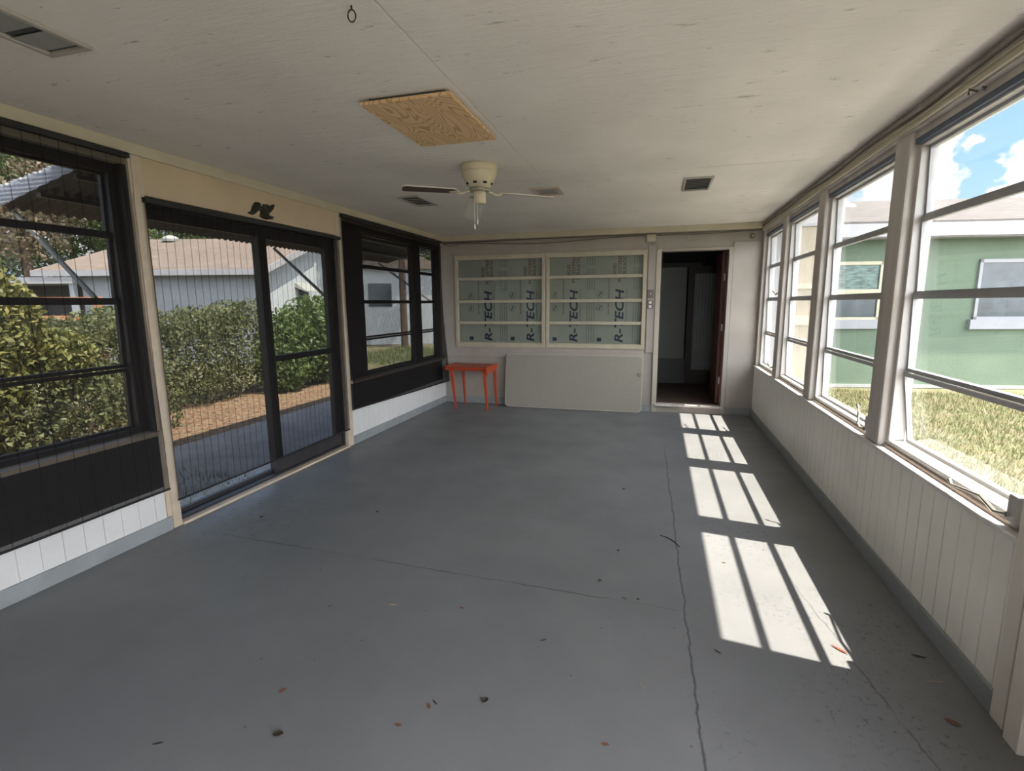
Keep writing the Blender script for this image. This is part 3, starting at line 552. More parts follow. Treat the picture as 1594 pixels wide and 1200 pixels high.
def board(x0, x1, cols, label):
    r = root('insulation_board', ((x0 + x1) / 2, YB, wz0), label=label, category='insulation', group='insulation boards behind the back windows')
    B(x0, x1, YB, YB + 0.03, wz0 + 0.002, wz1).build('foam_sheet', 'foam', r)
    big, blk, rd, sq = MB(), MB(), MB(), MB()
    for xc in cols:
        if x0 + 0.02 < xc - 0.06 and xc + 0.06 < x1:
            big = MB(); put_text(big, 'big', xc + 0.056, bz(0.915)); big.build('brand_lettering', 'navy', r)
        for key, dx, z in (('a', -0.05, 1.80), ('b', 0.02, 1.72), ('c', 0.08, 1.76)):
            if x0 + 0.04 < xc + dx < x1 - 0.02:
                rd = MB(); put_text(rd, key, xc + dx, bz(z)); rd.build('red_lettering', 'red', r)
        for j, dx in enumerate((0.10,)):
            if xc + dx < x1: put_text(blk, 'e', xc + dx, bz(1.16))
        if xc - 0.13 > x0:
            rd = MB(); put_text(rd, 'd', xc - 0.13, bz(1.30)); rd.build('red_lettering', 'red', r)
        for j in range(4):
            xx_ = xc + 0.19 + j * 0.032
            if xx_ + 0.01 < x1:
                for z in (0.93, 1.22, 1.62, 1.95):
                    put_text(blk, 'f', xx_, bz(z))
        xq = xc - 0.26
        for zc_ in (1.565, 1.385):
            for q in (xq, ):
                if q - 0.05 > x0:
                    ring = [(q + 0.042 * math.cos(a), YB - 0.001, bz(zc_) + 0.042 * math.sin(a)) for a in [2 * math.pi * k / 20 for k in range(21)]]
                    blk.tube(ring, 0.0022, 4); blk.prism([(q - 0.02, YB - 0.001, bz(zc_) - 0.022), (q - 0.008, YB - 0.001, bz(zc_) - 0.026), (q + 0.02, YB - 0.001, bz(zc_) + 0.022), (q + 0.008, YB - 0.001, bz(zc_) + 0.026)], (0, -0.001, 0))
        if xq - 0.05 > x0: B(xq - 0.03, xq + 0.03, YB - 0.0015, YB, bz(0.935), bz(0.985)).build('printed_square', 'navy', r)
        blk.build('fine_print', 'ink', r, kind='stuff'); blk = MB()
    return r
board(wx0 + 0.01, bx(-1.49), [-2.36, -1.735], 'gray-green printed insulation board behind the left back window')
board(bx(-1.485), wx1 - 0.005, [-1.123, -0.507], 'gray-green printed insulation board behind the right back window, by the doorway')

# ------------------------------------------------------------------ sliding door (door_1)
d1 = root('door_1', (-3.13, 3.47, 0), **ST)
f = MB(); f.box(-3.19, -3.06, 2.50, 2.53, 0.035, 2.06).box(-3.19, -3.06, 4.41, 4.44, 0.035, 2.06).box(-3.19, -3.06, 2.50, 4.44, 2.06, 2.115).box(-3.19, -3.06, 2.50, 4.44, 0.018, 0.035)
f.build('door_frame', 'bronze', d1)
def slide(x, y0, y1, st, zb, zt_, nm, rail=None):
    s = MB().box(x - 0.018, x + 0.018, y0, y0 + st, zb, zt_).box(x - 0.018, x + 0.018, y1 - st, y1, zb, zt_)
    s.box(x - 0.018, x + 0.018, y0, y1, zt_, 2.06).box(x - 0.018, x + 0.018, y0, y1, 0.035, zb)
    if rail: s.box(x - 0.018, x + 0.018, y0 + st, y1 - st, *rail)
    o = s.build('sliding_panel', 'bronze', d1, bevel=0.002)
    B(x - 0.003, x + 0.003, y0 + st, y1 - st, zb, zt_).build('pane', 'glassd', o)
slide(-3.15, 2.53, 3.55, 0.06, 0.062, 1.995, 'fixed'); slide(-3.10, 3.47, 4.41, 0.085, 0.15, 1.98, 'slider', (0.98, 1.03))
# inner doorway (door_2): leaf standing open into the dark room
d2 = root('door_2', (xd1 - 0.02, D + 0.12, 0.12), **ST)
B(xd1 - 0.055, xd1 - 0.018, D + 0.13, D + 0.9, 0.125, zt - 0.015).build('door_leaf', 'doorw', d2, bevel=0.002)
B(xd1 - 0.018, xd1 + 0.0, D + 0.03, D + 0.13, 0.115, zt).build('door_jamb', 'doorw', d2)
B(xd0, xd0 + 0.012, D, D + 0.12, 0.115, zt).build('door_jamb', 'indark', d2)
for z in (bz(1.76), bz(1.13), bz(0.45)):
    B(xd1 - 0.03, xd1 - 0.017, D + 0.06, D + 0.135, z - 0.045, z + 0.045).build('hinge', 'sill', d2)
# dark inner room
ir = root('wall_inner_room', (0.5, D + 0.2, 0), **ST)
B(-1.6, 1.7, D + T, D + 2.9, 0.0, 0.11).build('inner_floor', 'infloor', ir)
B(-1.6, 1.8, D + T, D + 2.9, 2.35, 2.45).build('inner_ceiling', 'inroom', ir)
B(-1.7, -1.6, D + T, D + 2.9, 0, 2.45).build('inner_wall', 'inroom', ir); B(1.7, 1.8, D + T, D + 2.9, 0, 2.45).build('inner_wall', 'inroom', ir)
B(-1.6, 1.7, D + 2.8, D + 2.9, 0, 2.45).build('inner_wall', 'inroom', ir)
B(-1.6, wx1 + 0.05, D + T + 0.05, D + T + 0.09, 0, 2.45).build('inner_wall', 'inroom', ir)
yb = D + 1.9
p = lambda px, py, y: (lambda d: (d.x * y / d.y))(ray_at(px, py, 1) - Vector((0, 0, CZ)))
def xz(px, py, y):
    d = ray_at(px, py, 1) - Vector((0, 0, CZ)); t = y / d.y; return d.x * t, CZ + d.z * t
x0_, z1_ = xz(1026, 417, yb); x1_, z0_ = xz(1066, 558, yb)
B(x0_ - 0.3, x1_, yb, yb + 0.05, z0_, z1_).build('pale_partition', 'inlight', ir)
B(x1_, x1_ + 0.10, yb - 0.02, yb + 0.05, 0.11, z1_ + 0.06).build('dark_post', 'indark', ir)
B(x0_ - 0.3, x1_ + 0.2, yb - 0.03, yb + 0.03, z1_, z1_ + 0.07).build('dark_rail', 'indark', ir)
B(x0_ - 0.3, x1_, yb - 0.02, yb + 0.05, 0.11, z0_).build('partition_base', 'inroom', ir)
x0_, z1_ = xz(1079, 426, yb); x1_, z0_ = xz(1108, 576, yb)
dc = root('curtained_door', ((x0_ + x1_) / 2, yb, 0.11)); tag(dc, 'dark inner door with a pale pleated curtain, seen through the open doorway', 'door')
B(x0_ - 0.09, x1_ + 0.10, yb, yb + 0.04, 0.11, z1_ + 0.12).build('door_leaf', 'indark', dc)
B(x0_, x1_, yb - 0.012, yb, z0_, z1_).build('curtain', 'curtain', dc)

# ------------------------------------------------------------------ roller shades on the left wall
def shade(y0, y1, zt_, zb_, mat, label, over_sill=True, flare=0.0, zl=0.0, zr=0.0, lift=0.0):
    r = root('roller_shade', (-2.99, (y0 + y1) / 2, zb_)); tag(r, label, 'window shade', 'mesh roller shades on the left wall')
    B(-3.024, -2.985, y0, y1, zt_ - 0.03, zt_).build('head_rail', 'black', r, bevel=0.004)
    zs = 0.68
    def fn(u, v):
        y = y0 + 0.001 + (y1 - y0 - 0.002) * u; z = zt_ - 0.03 + (zb_ + zl * (1 - u) + zr * u - zt_ + 0.03) * v
        x = -3.006
        if over_sill: x += 0.028 * min(1, max(0, (1.35 - z) / 0.67)) if z > zs else 0.028
        x += flare * (v ** 2) * u
        x += 0.003 * math.sin(u * 9 + v * 3) * v
        return (x, y, z)
    g = MB().grid(fn, 24, 24); g.build('mesh_fabric', mat, r, smooth=True)
    b = [fn(i / 12, 1) for i in range(13)]
    MB().tube(b, 0.007, 6).build('hem_bar', 'black', r)
    return r
shade(0.80, 2.405, 2.330, 0.29, 'shade', 'dark mesh shade over the near-left window, beside the sliding door')
shade(2.475, 4.45, 2.10, 0.185, 'shaded', 'dark mesh shade hanging over the sliding glass door', over_sill=False)
shade(4.50, D - 0.12, 2.325, 0.385, 'shade3', 'darkest mesh shade over the far-left pair of windows, near the corner', zr=-0.05, flare=0.06)

# ------------------------------------------------------------------ ceiling things
HC = H
# plywood access panel
r = root('plywood_panel', (-1.15, 2.6, HC)); tag(r, 'bare plywood panel screwed to the ceiling near the fan', 'panel')
B(-1.378, -0.926, 2.27, 2.935, HC - 0.030, HC - 0.015).build('plywood_sheet', 'ply', r)
B(-1.34, -0.96, 2.285, 2.92, HC - 0.015, HC + 0.0).build('gap_shadow_block', 'ventd', r)  # dark block stands in for the shade between sheet and ceiling
# hooks
r = root('ceiling_hook', (-1.17, 2.95, HC)); tag(r, 'small pale cup hook in the ceiling beside the plywood panel', 'hook')
MB().tube([(-1.17, 2.96, HC), (-1.17, 2.96, HC - 0.018), (-1.155, 2.96, HC - 0.03), (-1.135, 2.96, HC - 0.028), (-1.13, 2.96, HC - 0.018)], 0.004, 6).build('hook_wire', 'sill', r)
MB().lathe([(0.022, 0), (0.018, -0.008), (0.006, -0.012)], (-1.17, 2.96, HC), 12).build('mounting_plate', 'sill', r)
hp = (-0.985, 1.60)
r = root('ceiling_hook', (hp[0], hp[1], HC)); tag(r, 'dark rusty ring hook in the ceiling, at the top edge of the photo', 'hook')
c = Vector((hp[0], hp[1], HC - 0.030))
ring = [c + RIGHT * (0.0125 * math.cos(a)) + Vector((0, 0, 0.018)) * math.sin(a) for a in [math.radians(100 + 340 * k / 20) for k in range(21)]]
MB().tube(ring, 0.0024, 6).build('ring', 'rust', r)
MB().tube([(hp[0], hp[1], HC), (hp[0], hp[1], HC - 0.014)], 0.003, 6).build('shank', 'rust', r)

def vent(x0, x1, y0, y1, label, n, axis='x', fm='ventf', sm='vent', divs=(), fw=0.022):
    r = root('ceiling_vent', ((x0 + x1) / 2, (y0 + y1) / 2, HC)); tag(r, label, 'vent', 'grilles in the ceiling')
    f = MB().box(x0, x1, y0, y0 + fw, HC - 0.012, HC).box(x0, x1, y1 - fw, y1, HC - 0.012, HC).box(x0, x0 + fw, y0 + fw, y1 - fw, HC - 0.012, HC).box(x1 - fw, x1, y0 + fw, y1 - fw, HC - 0.012, HC)
    f.build('frame', fm, r, bevel=0.002)
    B(x0 + fw, x1 - fw, y0 + fw, y1 - fw, HC - 0.001, HC).build('backing', 'ventd', r)
    s = MB()
    for i in range(n):
        if axis == 'x':
            y = y0 + fw + (y1 - y0 - 2 * fw) * (i + 0.5) / n; w_ = (y1 - y0 - 2 * fw) / n * 0.42
            s.hexa([(x0 + fw, y - w_, HC - 0.010), (x1 - fw, y - w_, HC - 0.010), (x1 - fw, y + w_, HC - 0.002), (x0 + fw, y + w_, HC - 0.002), (x0 + fw, y - w_, HC - 0.008), (x1 - fw, y - w_, HC - 0.008), (x1 - fw, y + w_, HC - 0.0005), (x0 + fw, y + w_, HC - 0.0005)])
    s.build('louvre_slats', sm, r)
    return r
vent(-2.262, -2.05, 0.85, 1.56, 'large gray grille at the near-left corner of the ceiling', 5)
vent(-2.30, -2.075, 4.28, 4.74, 'gray slatted grille behind the left fan blade', 5)
vent(-1.08, -0.83, 4.33, 4.62, 'small grille with a peach frame, right of the fan', 1, fm='ventw', fw=0.045)
vent(0.155, 0.375, 4.34, 4.81, 'gray slatted grille alone on the right side of the ceiling', 8, fw=0.018)

# ceiling fan
FX, FY = -1.235, 3.53
r = root('ceiling_fan', (FX, FY, HC)); tag(r, 'cream flush-mount ceiling fan with one brown-faced blade showing and pull chains', 'ceiling fan')
MB().lathe([(0.122, 0.0), (0.128, -0.012), (0.124, -0.03), (0.121, -0.07), (0.105, -0.10), (0.092, -0.125), (0.075, -0.15), (0.06, -0.155)], (FX, FY, HC), 40).build('motor_housing', 'fan', r, smooth=True)
MB().lathe([(0.1225, -0.047), (0.1245, -0.050), (0.1225, -0.053)], (FX, FY, HC), 40).build('trim_ring', 'fan', r)
for k in range(8):
    a0 = 2 * math.pi * k / 8; sl = MB()
    sl.prism([(FX + rr * math.cos(a0 + da), FY + rr * math.sin(a0 + da), HC + zz_) for rr, da, zz_ in ((0.0955, -0.16, -0.122), (0.0955, 0.16, -0.122), (0.0875, 0.16, -0.134), (0.0875, -0.16, -0.134))], (0.001 * math.cos(a0), 0.001 * math.sin(a0), 0)).build('cooling_slot', 'fandark', r)
pass
MB().lathe([(0.07, -0.155), (0.075, -0.165), (0.07, -0.175), (0.045, -0.178)], (FX, FY, HC), 30).build('flywheel', 'steel', r, smooth=False)
MB().lathe([(0.042, -0.178), (0.045, -0.182), (0.045, -0.25), (0.040, -0.256), (0.01, -0.258)], (FX, FY, HC), 28).build('switch_housing', 'fan', r)
zb0 = HC - 0.175
for ang, full in ((212, 'brown'), (31, 'white'), (116, 'droop'), (300, None)):
    a = math.radians(ang); ca, sa = math.cos(a), math.sin(a)
    def P(u, v, dz): return (FX + ca * u - sa * v, FY + sa * u + ca * v, zb0 + dz)
    iron = MB()
    iron.tube([P(0.055, 0, 0.008), P(0.09, 0, -0.004), P(0.125, 0, -0.018), P(0.16, 0, -0.012)], [0.008, 0.007, 0.007, 0.008], 8)
    iron.prism([P(0.145, -0.03, -0.012), P(0.17, -0.042, -0.012), P(0.205, -0.02, -0.012), P(0.215, 0, -0.012), P(0.205, 0.02, -0.012), P(0.17, 0.042, -0.012), P(0.145, 0.03, -0.012), P(0.155, 0, -0.012)], (0, 0, 0.004))
    iron.build('blade_iron', 'fan', r)
    if full:
        pitch = {'brown': 0.07, 'white': 0.16, 'droop': 0.20}[full]; drop = {'brown': 0.0, 'white': -0.012, 'droop': -0.10}[full]
        L0, L1, W0, W1 = 0.16, 0.535, 0.052, 0.066
        top, n = [], 8
        outl = [(L0, -W0 * 0.7), (L0 + 0.03, -W0)] + [(L1 - 0.03, -W1)] + [(L1 - 0.03 + 0.03 * math.sin(t), -W1 + 0.03 * (1 - math.cos(t))) for t in (0.8, 1.57)] + [(L1 - 0.03 + 0.03 * math.sin(t), W1 - 0.03 * (1 - math.cos(t))) for t in (1.57, 0.8)] + [(L1 - 0.03, W1), (L0 + 0.03, W0), (L0, W0 * 0.7)]
        q = [P(u, v, -0.006 + v * pitch + drop * (u - L0) / (L1 - L0)) for u, v in outl]
        bo = MB().prism(q, (0, 0, 0.007)).build('blade', 'bladew', r)
        if full == 'brown':
            q2 = [P(u, v, -0.0068 + v * pitch) for u, v in [(a_ * 0.985 + 0.004, b_ * 0.88) for a_, b_ in outl]]
            MB().prism(q2, (0, 0, 0.0006)).build('brown_face', 'bladet', bo)
for dx, zl_, zk in ((-0.018, 0.34, 0.375), (-0.004, 0.33, 0.355)):
    pass
cx_ = Vector((FX, FY, 0)) + Vector((-0.02, -0.038, 0))
MB().tube([(cx_.x, cx_.y, HC - 0.215), (cx_.x, cx_.y - 0.012, HC - 0.225), (cx_.x, cx_.y - 0.012, HC - 0.40)], 0.0022, 6).build('pull_chain', 'steel', r)
MB().lathe([(0.003, 0.0), (0.006, -0.012), (0.006, -0.03), (0.003, -0.036)], (cx_.x, cx_.y - 0.012, HC - 0.40), 10).build('pull_knob', 'pull', r)
MB().tube([(cx_.x + 0.014, cx_.y + 0.005, HC - 0.256), (cx_.x + 0.014, cx_.y + 0.005, HC - 0.37)], 0.0022, 6).build('pull_chain', 'steel', r)
MB().lathe([(0.003, 0.0), (0.006, -0.012), (0.006, -0.03), (0.003, -0.036)], (cx_.x + 0.014, cx_.y + 0.005, HC - 0.365), 10).build('pull_knob', 'pull', r)

# ------------------------------------------------------------------ eagle casting above the sliding door
r = root('eagle_ornament', (XL, 3.43, 2.15)); tag(r, 'small dark metal eagle plaque above the sliding door', 'ornament')
def E(pts): # pts in crop coordinates of the plaque -> wall plane
    out = []
    for u, v in pts:
        d = ray_at(360 + u / 15.0, 290 + v / 15.0, 1) - Vector((0, 0, CZ)); t = (XL + 0.006) / d.x
        out.append((XL + 0.006, d.y * t, CZ + d.z * t))
    return out
def relief(pts, thick, nm, mat='eagle'):
    q = E(pts); c = sum((Vector(a) for a in q), Vector()) / len(q)
    m = MB(); n = len(q); m.v = [(XL, a[1], a[2]) for a in q] + [(XL + thick * 0.5, a[1], a[2]) for a in q] + [tuple(Vector((XL + thick, *((c + (Vector(a) - c) * 0.62)[1:])))) for a in q]
    m.f = [tuple(range(n))] + [(i, (i + 1) % n, n + (i + 1) % n, n + i) for i in range(n)] + [(n + i, n + (i + 1) % n, 2 * n + (i + 1) % n, 2 * n + i) for i in range(n)] + [tuple(range(2 * n, 3 * n))]
    return m.build(nm, mat, r)
relief([(380, 600), (460, 590), (500, 450), (560, 365), (620, 365), (685, 405), (690, 455), (650, 470), (640, 560), (560, 640), (500, 668), (440, 650)], 0.018, 'wing')
relief([(735, 420), (820, 415), (900, 470), (940, 440), (975, 420), (1015, 430), (990, 520), (930, 600), (870, 640), (800, 580), (740, 490)], 0.018, 'wing')
relief([(610, 470), (700, 470), (760, 500), (850, 590), (880, 650), (850, 700), (740, 700), (680, 660), (690, 590), (640, 540)], 0.026, 'body')
relief([(650, 680), (760, 660), (880, 660), (930, 700), (990, 705), (975, 762), (830, 775), (720, 740)], 0.016, 'tail_and_talons')

# ------------------------------------------------------------------ orange side table
r = root('side_table', (-2.45, 6.7, 0)); tag(r, 'small orange wooden side table by the left end of the back wall', 'table')
zt2 = 0.60
MB().prism([(-2.80, 6.43, zt2 - 0.02), (-2.20, 6.43, zt2 - 0.02), (-2.20, 6.90, zt2 - 0.02), (-2.80, 6.90, zt2 - 0.02)], (0, 0, 0.02)).build('tabletop', 'orange', r, bevel=0.004)
B(-2.77, -2.21, 6.45, 6.47, zt2 - 0.052, zt2 - 0.02).build('front_apron', 'orange', r, bevel=0.003)
B(-2.77, -2.21, 6.86, 6.88, zt2 - 0.052, zt2 - 0.02).build('back_apron', 'orange', r, bevel=0.003)
for x, lab in ((-2.205, 1), (-2.795, 0)):
    pts = [(x, 6.41, zt2 - 0.015), (x, 6.43, zt2 + 0.012), (x, 6.89, zt2 + 0.012), (x, 6.90, zt2 - 0.05)] + ([(x, 6.52, zt2 - 0.095), (x, 6.46, zt2 - 0.105), (x, 6.42, zt2 - 0.07)] if lab else [(x, 6.44, zt2 - 0.05)])
    MB().prism(pts, (0.022, 0, 0)).build('end_board', 'orange', r, bevel=0.004)
for x, y, dx, dy in ((-2.71, 6.46, 0.045, 0.03), (-2.235, 6.46, 0.03, 0.03), (-2.70, 6.86, 0.03, 0.0), (-2.215, 6.86, 0.02, 0.0)):
    a, b = 0.021, 0.012
    xb, yb_ = x + dx, y + dy
    MB().hexa([(xb - b, yb_ - b, 0), (xb + b, yb_ - b, 0), (xb + b, yb_ + b, 0), (xb - b, yb_ + b, 0), (x - a, y - a, zt2 - 0.045), (x + a, y - a, zt2 - 0.045), (x + a, y + a, zt2 - 0.045), (x - a, y + a, zt2 - 0.045)]).build('leg', 'orange', r, bevel=0.004)

# ------------------------------------------------------------------ folding table leaning on the back wall
r = root('folding_table', (-1.11, 6.88, 0)); tag(r, 'gray folding table on its long edge, leaning against the back wall', 'table')
th = math.atan2(0.11, 0.745)
def FT(u, v, w): # u along x, v up the slope, w thickness towards the room
    return (u, 6.845 + v * math.sin(th) - w * math.cos(th), 0.002 + v * math.cos(th) + w * math.sin(th) * 1.0)
def rr(x0, x1, z0, z1, rad, n=6):
    o = []
    for cx, cz, a0 in ((x1 - rad, z1 - rad, 0), (x0 + rad, z1 - rad, 90), (x0 + rad, z0 + rad, 180), (x1 - rad, z0 + rad, 270)):
        for k in range(n + 1):
            a = math.radians(a0 + 90 * k / n); o.append((cx + rad * math.cos(a), cz + rad * math.sin(a)))
    return o
X0, X1 = bx(-2.03), bx(-0.165)
m = MB(); q = [FT(u, v, 0.0) for u, v in rr(X0, X1, 0, 0.755, 0.06)]; nrm = Vector(FT(0, 0, 0.035)) - Vector(FT(0, 0, 0)); m.prism(q, nrm)
m.build('edge_band', 'tedge', r)
q = [FT(u, v, 0.035) for u, v in rr(X0 + 0.012, X1 - 0.012, 0.012, 0.743, 0.05)]
MB().prism(q, nrm * 0.06).build('tabletop', 'table', r)
c_ = FT(X1 - 0.045, 0.50, 0.037)
MB().prism([(c_[0] + 0.026 * math.cos(a), c_[1], c_[2] + 0.026 * math.sin(a)) for a in [2 * math.pi * k / 16 for k in range(16)]], (0, -0.006, 0)).build('round_grommet', 'brass', r)
for x in (X0 + 0.25, X1 - 0.25):
    MB().tube([FT(x, 0.08, -0.022), FT(x, 0.66, -0.022)], 0.012, 8).build('folded_leg', 'steel', r)

# ------------------------------------------------------------------ electrical bits on the back wall
def plate(z0, z1, kind, label):
    x0, x1 = bx(-0.142), bx(-0.064); r = root(kind, ((x0 + x1) / 2, D - 0.02, z0)); tag(r, label, 'switch' if kind == 'light_switch' else 'outlet')
    B(x0, x1, D - 0.027, D - 0.02, z0, z1).build('cover_plate', 'plate', r, bevel=0.003)
    xc = (x0 + x1) / 2; zc = (z0 + z1) / 2
    if kind == 'light_switch': MB().hexa([(xc - 0.006, D - 0.04, zc - 0.002), (xc + 0.006, D - 0.04, zc - 0.002), (xc + 0.006, D - 0.026, zc - 0.012), (xc - 0.006, D - 0.026, zc - 0.012), (xc - 0.006, D - 0.04, zc + 0.006), (xc + 0.006, D - 0.04, zc + 0.006), (xc + 0.006, D - 0.026, zc + 0.012), (xc - 0.006, D - 0.026, zc + 0.012)]).build('toggle', 'sill', r)
    else:
        for dz in (-0.026, 0.026): B(xc - 0.017, xc + 0.017, D - 0.030, D - 0.027, zc + dz - 0.015, zc + dz + 0.015).build('socket', 'sill', r, bevel=0.003)
plate(bz(1.505), bz(1.615), 'light_switch', 'brown switch plate on the pilaster left of the doorway')
plate(bz(1.37), bz(1.48), 'power_outlet', 'brown outlet plate right below the switch, left of the doorway')
r = root('junction_box', (bx(-0.12), D - 0.03, bz(2.2))); tag(r, 'cream electrical junction box above the pilaster, under the cables', 'electrical box')
B(bx(-0.175), bx(-0.06), D - 0.055, D - 0.014, bz(2.205), bz(2.30)).build('box_body', 'panelb', r, bevel=0.004)
B(bx(-0.17), bx(-0.065), D - 0.061, D - 0.055, bz(2.215), bz(2.29)).build('box_cover', 'cream', r, bevel=0.002)
MB().tube([(bx(-0.085), D - 0.03, bz(2.205)), (bx(-0.085), D - 0.03, bz(2.17))], 0.008, 8).build('conduit_stub', 'panelb', r)
r = root('wall_fixture', (bx(1.06), D - 0.02, bz(2.235))); tag(r, 'small dark round fitting on the back wall, top right above the panel', 'fitting')
MB().prism([(bx(1.06) + 0.026 * math.cos(a), D, bz(2.235) + 0.032 * math.sin(a)) for a in [2 * math.pi * k / 14 for k in range(14)]], (0, -0.02, 0)).build('base', 'wire', r)
MB().tube([(bx(1.06), D - 0.02, bz(2.235)), (bx(1.06), D - 0.04, bz(2.235))], 0.012, 8).build('stub', 'steel', r)
def cable(pts, rad, label, mat='wire'):
    tag(MB().tube(pts, rad, 6).build('electrical_cable', mat), label, 'cable', 'cables under the ceiling')
yy = D - 0.03
cable([(XL + 0.03 + (bx(1.17) - XL - 0.03) * t, yy, bz(2.288 - 0.035 * math.sin(math.pi * min(1, t * 1.5)) + 0.008 * math.sin(14 * t))) for t in [i / 30 for i in range(31)]], 0.006, 'gray-brown cable running the whole back wall, sagging lower above the window')
cable([(XL + 0.03 + (bx(1.17) - XL - 0.03) * t, yy - 0.012, bz(2.300 - 0.004 * math.sin(11 * t))) for t in [i / 30 for i in range(31)]], 0.006, 'straight upper cable tight under the back wall trim')
cable([(XL + 0.05, 6.78, 2.29), (-2.85, 6.9, 2.25), (-2.75, D - 0.055, bz(2.268))], 0.004, 'thin loose cable end in the far left corner above the dark shade')
cable([(XR - 0.026, 2.0 + 4.9 * t, 2.350 + 0.006 * math.sin(23 * t)) for t in [i / 40 for i in range(41)]], 0.006, 'long cable running along the beam over the right windows')
cable([(XR - 0.024, 2.0 + 4.9 * t, 2.328 + 0.004 * math.sin(17 * t + 1)) for t in [i / 40 for i in range(41)]], 0.004, 'thin lower wire under the long cable over the right windows', 'cream')
r = root('beam_bracket', (XR, 2.62, 2.27)); tag(r, 'small rusty nail and clip on the beam above the nearest right window', 'bracket')
MB().tube([(XR - 0.0, 2.62, 2.275), (XR - 0.03, 2.62, 2.285), (XR - 0.03, 2.62, 2.265)], 0.004, 6).build('nail', 'rust', r)
MB().tube([(XR - 0.0, 2.57, 2.262), (XR - 0.012, 2.56, 2.27), (XR - 0.012, 2.54, 2.262)], 0.0035, 6).build('clip', 'rust', r)

# ------------------------------------------------------------------ window cranks
def crank(y, z, hdir, label, big=1.0, style=0):
    x = XR + 0.012
    r = root('window_crank', (x, y, z)); tag(r, label, 'window crank', 'crank handles of the right windows')
    B(x, x + 0.035, y - 0.028 * big, y + 0.028 * big, z, z + 0.10 * big).build('gear_cover', 'alum', r, bevel=0.012)
    xa = x - 0.008
    if style == 0: pts = [(x, y + hdir * 0.02, z + 0.02), (xa, y + hdir * 0.06, z + 0.015), (xa, y + hdir * 0.10, z + 0.035), (xa, y + hdir * 0.105, z + 0.10), (xa, y + hdir * 0.115, z + 0.125)]
    elif style == 1: pts = [(x, y + hdir * 0.02, z + 0.03), (xa, y + hdir * 0.07, z + 0.02), (xa, y + hdir * 0.16, z + 0.045), (xa, y + hdir * 0.24, z + 0.035), (xa, y + hdir * 0.36, z + 0.02)]
    else: pts = [(x, y + hdir * 0.02, z + 0.09), (xa, y + hdir * 0.07, z + 0.075), (xa, y + hdir * 0.13, z + 0.10), (xa, y + hdir * 0.2, z + 0.105)]
    MB().tube(pts, [0.009, 0.008, 0.007, 0.007, 0.006][:len(pts)], 8).build('handle_arm', 'steel', r)
    e_ = Vector(pts[-1]); MB().tube([e_, e_ + Vector((-0.004, hdir * 0.01, 0.022))], 0.008, 8).build('knob', 'steel', r)
crank(2.09, 0.675, 1, 'crank with a long lever on the sill of the nearest right window', 1.1, 1)
crank(3.40, 0.68, 1, 'upright crank beside the wide post between the two nearest right windows')
crank(6.0, 0.66, 1, 'crank low at the sill of the farthest right window', 1.3, 2)
crank(6.0, 1.45, 1, 'crank handle at mid height beside the farthest right window', 0.8, 2)

# ------------------------------------------------------------------ debris on the floor
def leaf_mesh(mat, L_, W_, curl=0.25, lobes=0):
    m = MB(); n = 6
    def fn(u, v):
        wv = math.sin(math.pi * min(0.98, max(0.03, u))) ** 0.8 * W_ / 2
        if lobes: wv *= 0.7 + 0.5 * abs(math.sin(u * 9.5))
        y = (v * 2 - 1) * wv
        return ((u - 0.5) * L_, y, 0.002 + curl * L_ * ((u - 0.5) ** 2) + curl * abs(y) * 1.2)
    m.grid(fn, 8, 4)
    return m
def px_floor(px, py):
    d = ray_at(px, py, 1) - Vector((0, 0, CZ)); t = -CZ / d.z; return d.x * t, d.y * t
protos = {}
def debris(kind, px, py, rot, sc, label):
    x, y = px_floor(px, py)
    spec = {'brown': ('deadl', 0.030, 0.013, 0.2, 0), 'dark': ('deadd', 0.028, 0.020, 0.5, 1), 'pale': ('deadp', 0.028, 0.007, 0.15, 0), 'sliver': ('deadd', 0.026, 0.005, 0.1, 0), 'red': ('redl', 0.07, 0.012, 0.25, 0), 'crumb': ('deadd', 0.012, 0.009, 0.6, 0), 'twig': ('deadp', 0.045, 0.004, 0.1, 0)}[kind]
    if kind not in protos:
        o = leaf_mesh(spec[0], *spec[1:]).build('dry_leaf' if kind not in ('crumb', 'twig', 'sliver') else ('leaf_crumb' if kind == 'crumb' else 'dry_twig'), spec[0], origin=(0, 0, 0), solid=0.0008); protos[kind] = o
    else: o = protos[kind].copy(); COL.objects.link(o)
    o.location = (x, y, 0.0005); o.rotation_euler = (0, 0, math.radians(rot)); o.scale = (sc, sc, sc)
    tag(o, label, 'leaf' if 'leaf' in o.name and 'crumb' not in o.name else 'debris', 'dry bits scattered on the floor')
debris('dark', 433, 1145, 20, 1.25, 'darkest curled leaf on the floor, near the bottom left')
debris('brown', 440, 1076, 60, 1.1, 'reddish brown crumpled leaf on the floor above the darkest curled one')
debris('brown', 667, 1100, -50, 1.0, 'brown leaf bit of a close pair on the floor, lower left one')
debris('sliver', 677, 1094, -35, 1.2, 'dark sliver of a close pair on the floor, upper right one')
debris('dark', 755, 1092, 70, 1.1, 'curled dark leaf on the bare floor at the bottom middle')
debris('brown', 620, 1129, 0, 0.9, 'small brown leaf on the floor just below the close pair')
debris('brown', 719, 947, -10, 0.9, 'brown leaf on the floor just below the long crosswise crack')
debris('pale', 612, 942, 10, 1.5, 'pale straw-coloured leaf on the floor left of centre')
debris('sliver', 514, 944, 60, 0.9, 'tiny curled dark sliver left of the pale straw-coloured leaf')
debris('red', 720, 877, 0, 0.30, 'tiny red leaf bit right at the faint middle of the crosswise crack')
debris('sliver', 846, 997, 40, 1.1, 'dark sliver on the floor right of centre below the crack')
debris('red', 1307, 1012, -45, 1.0, 'curved red-brown leaf inside the sunlit patch on the floor')
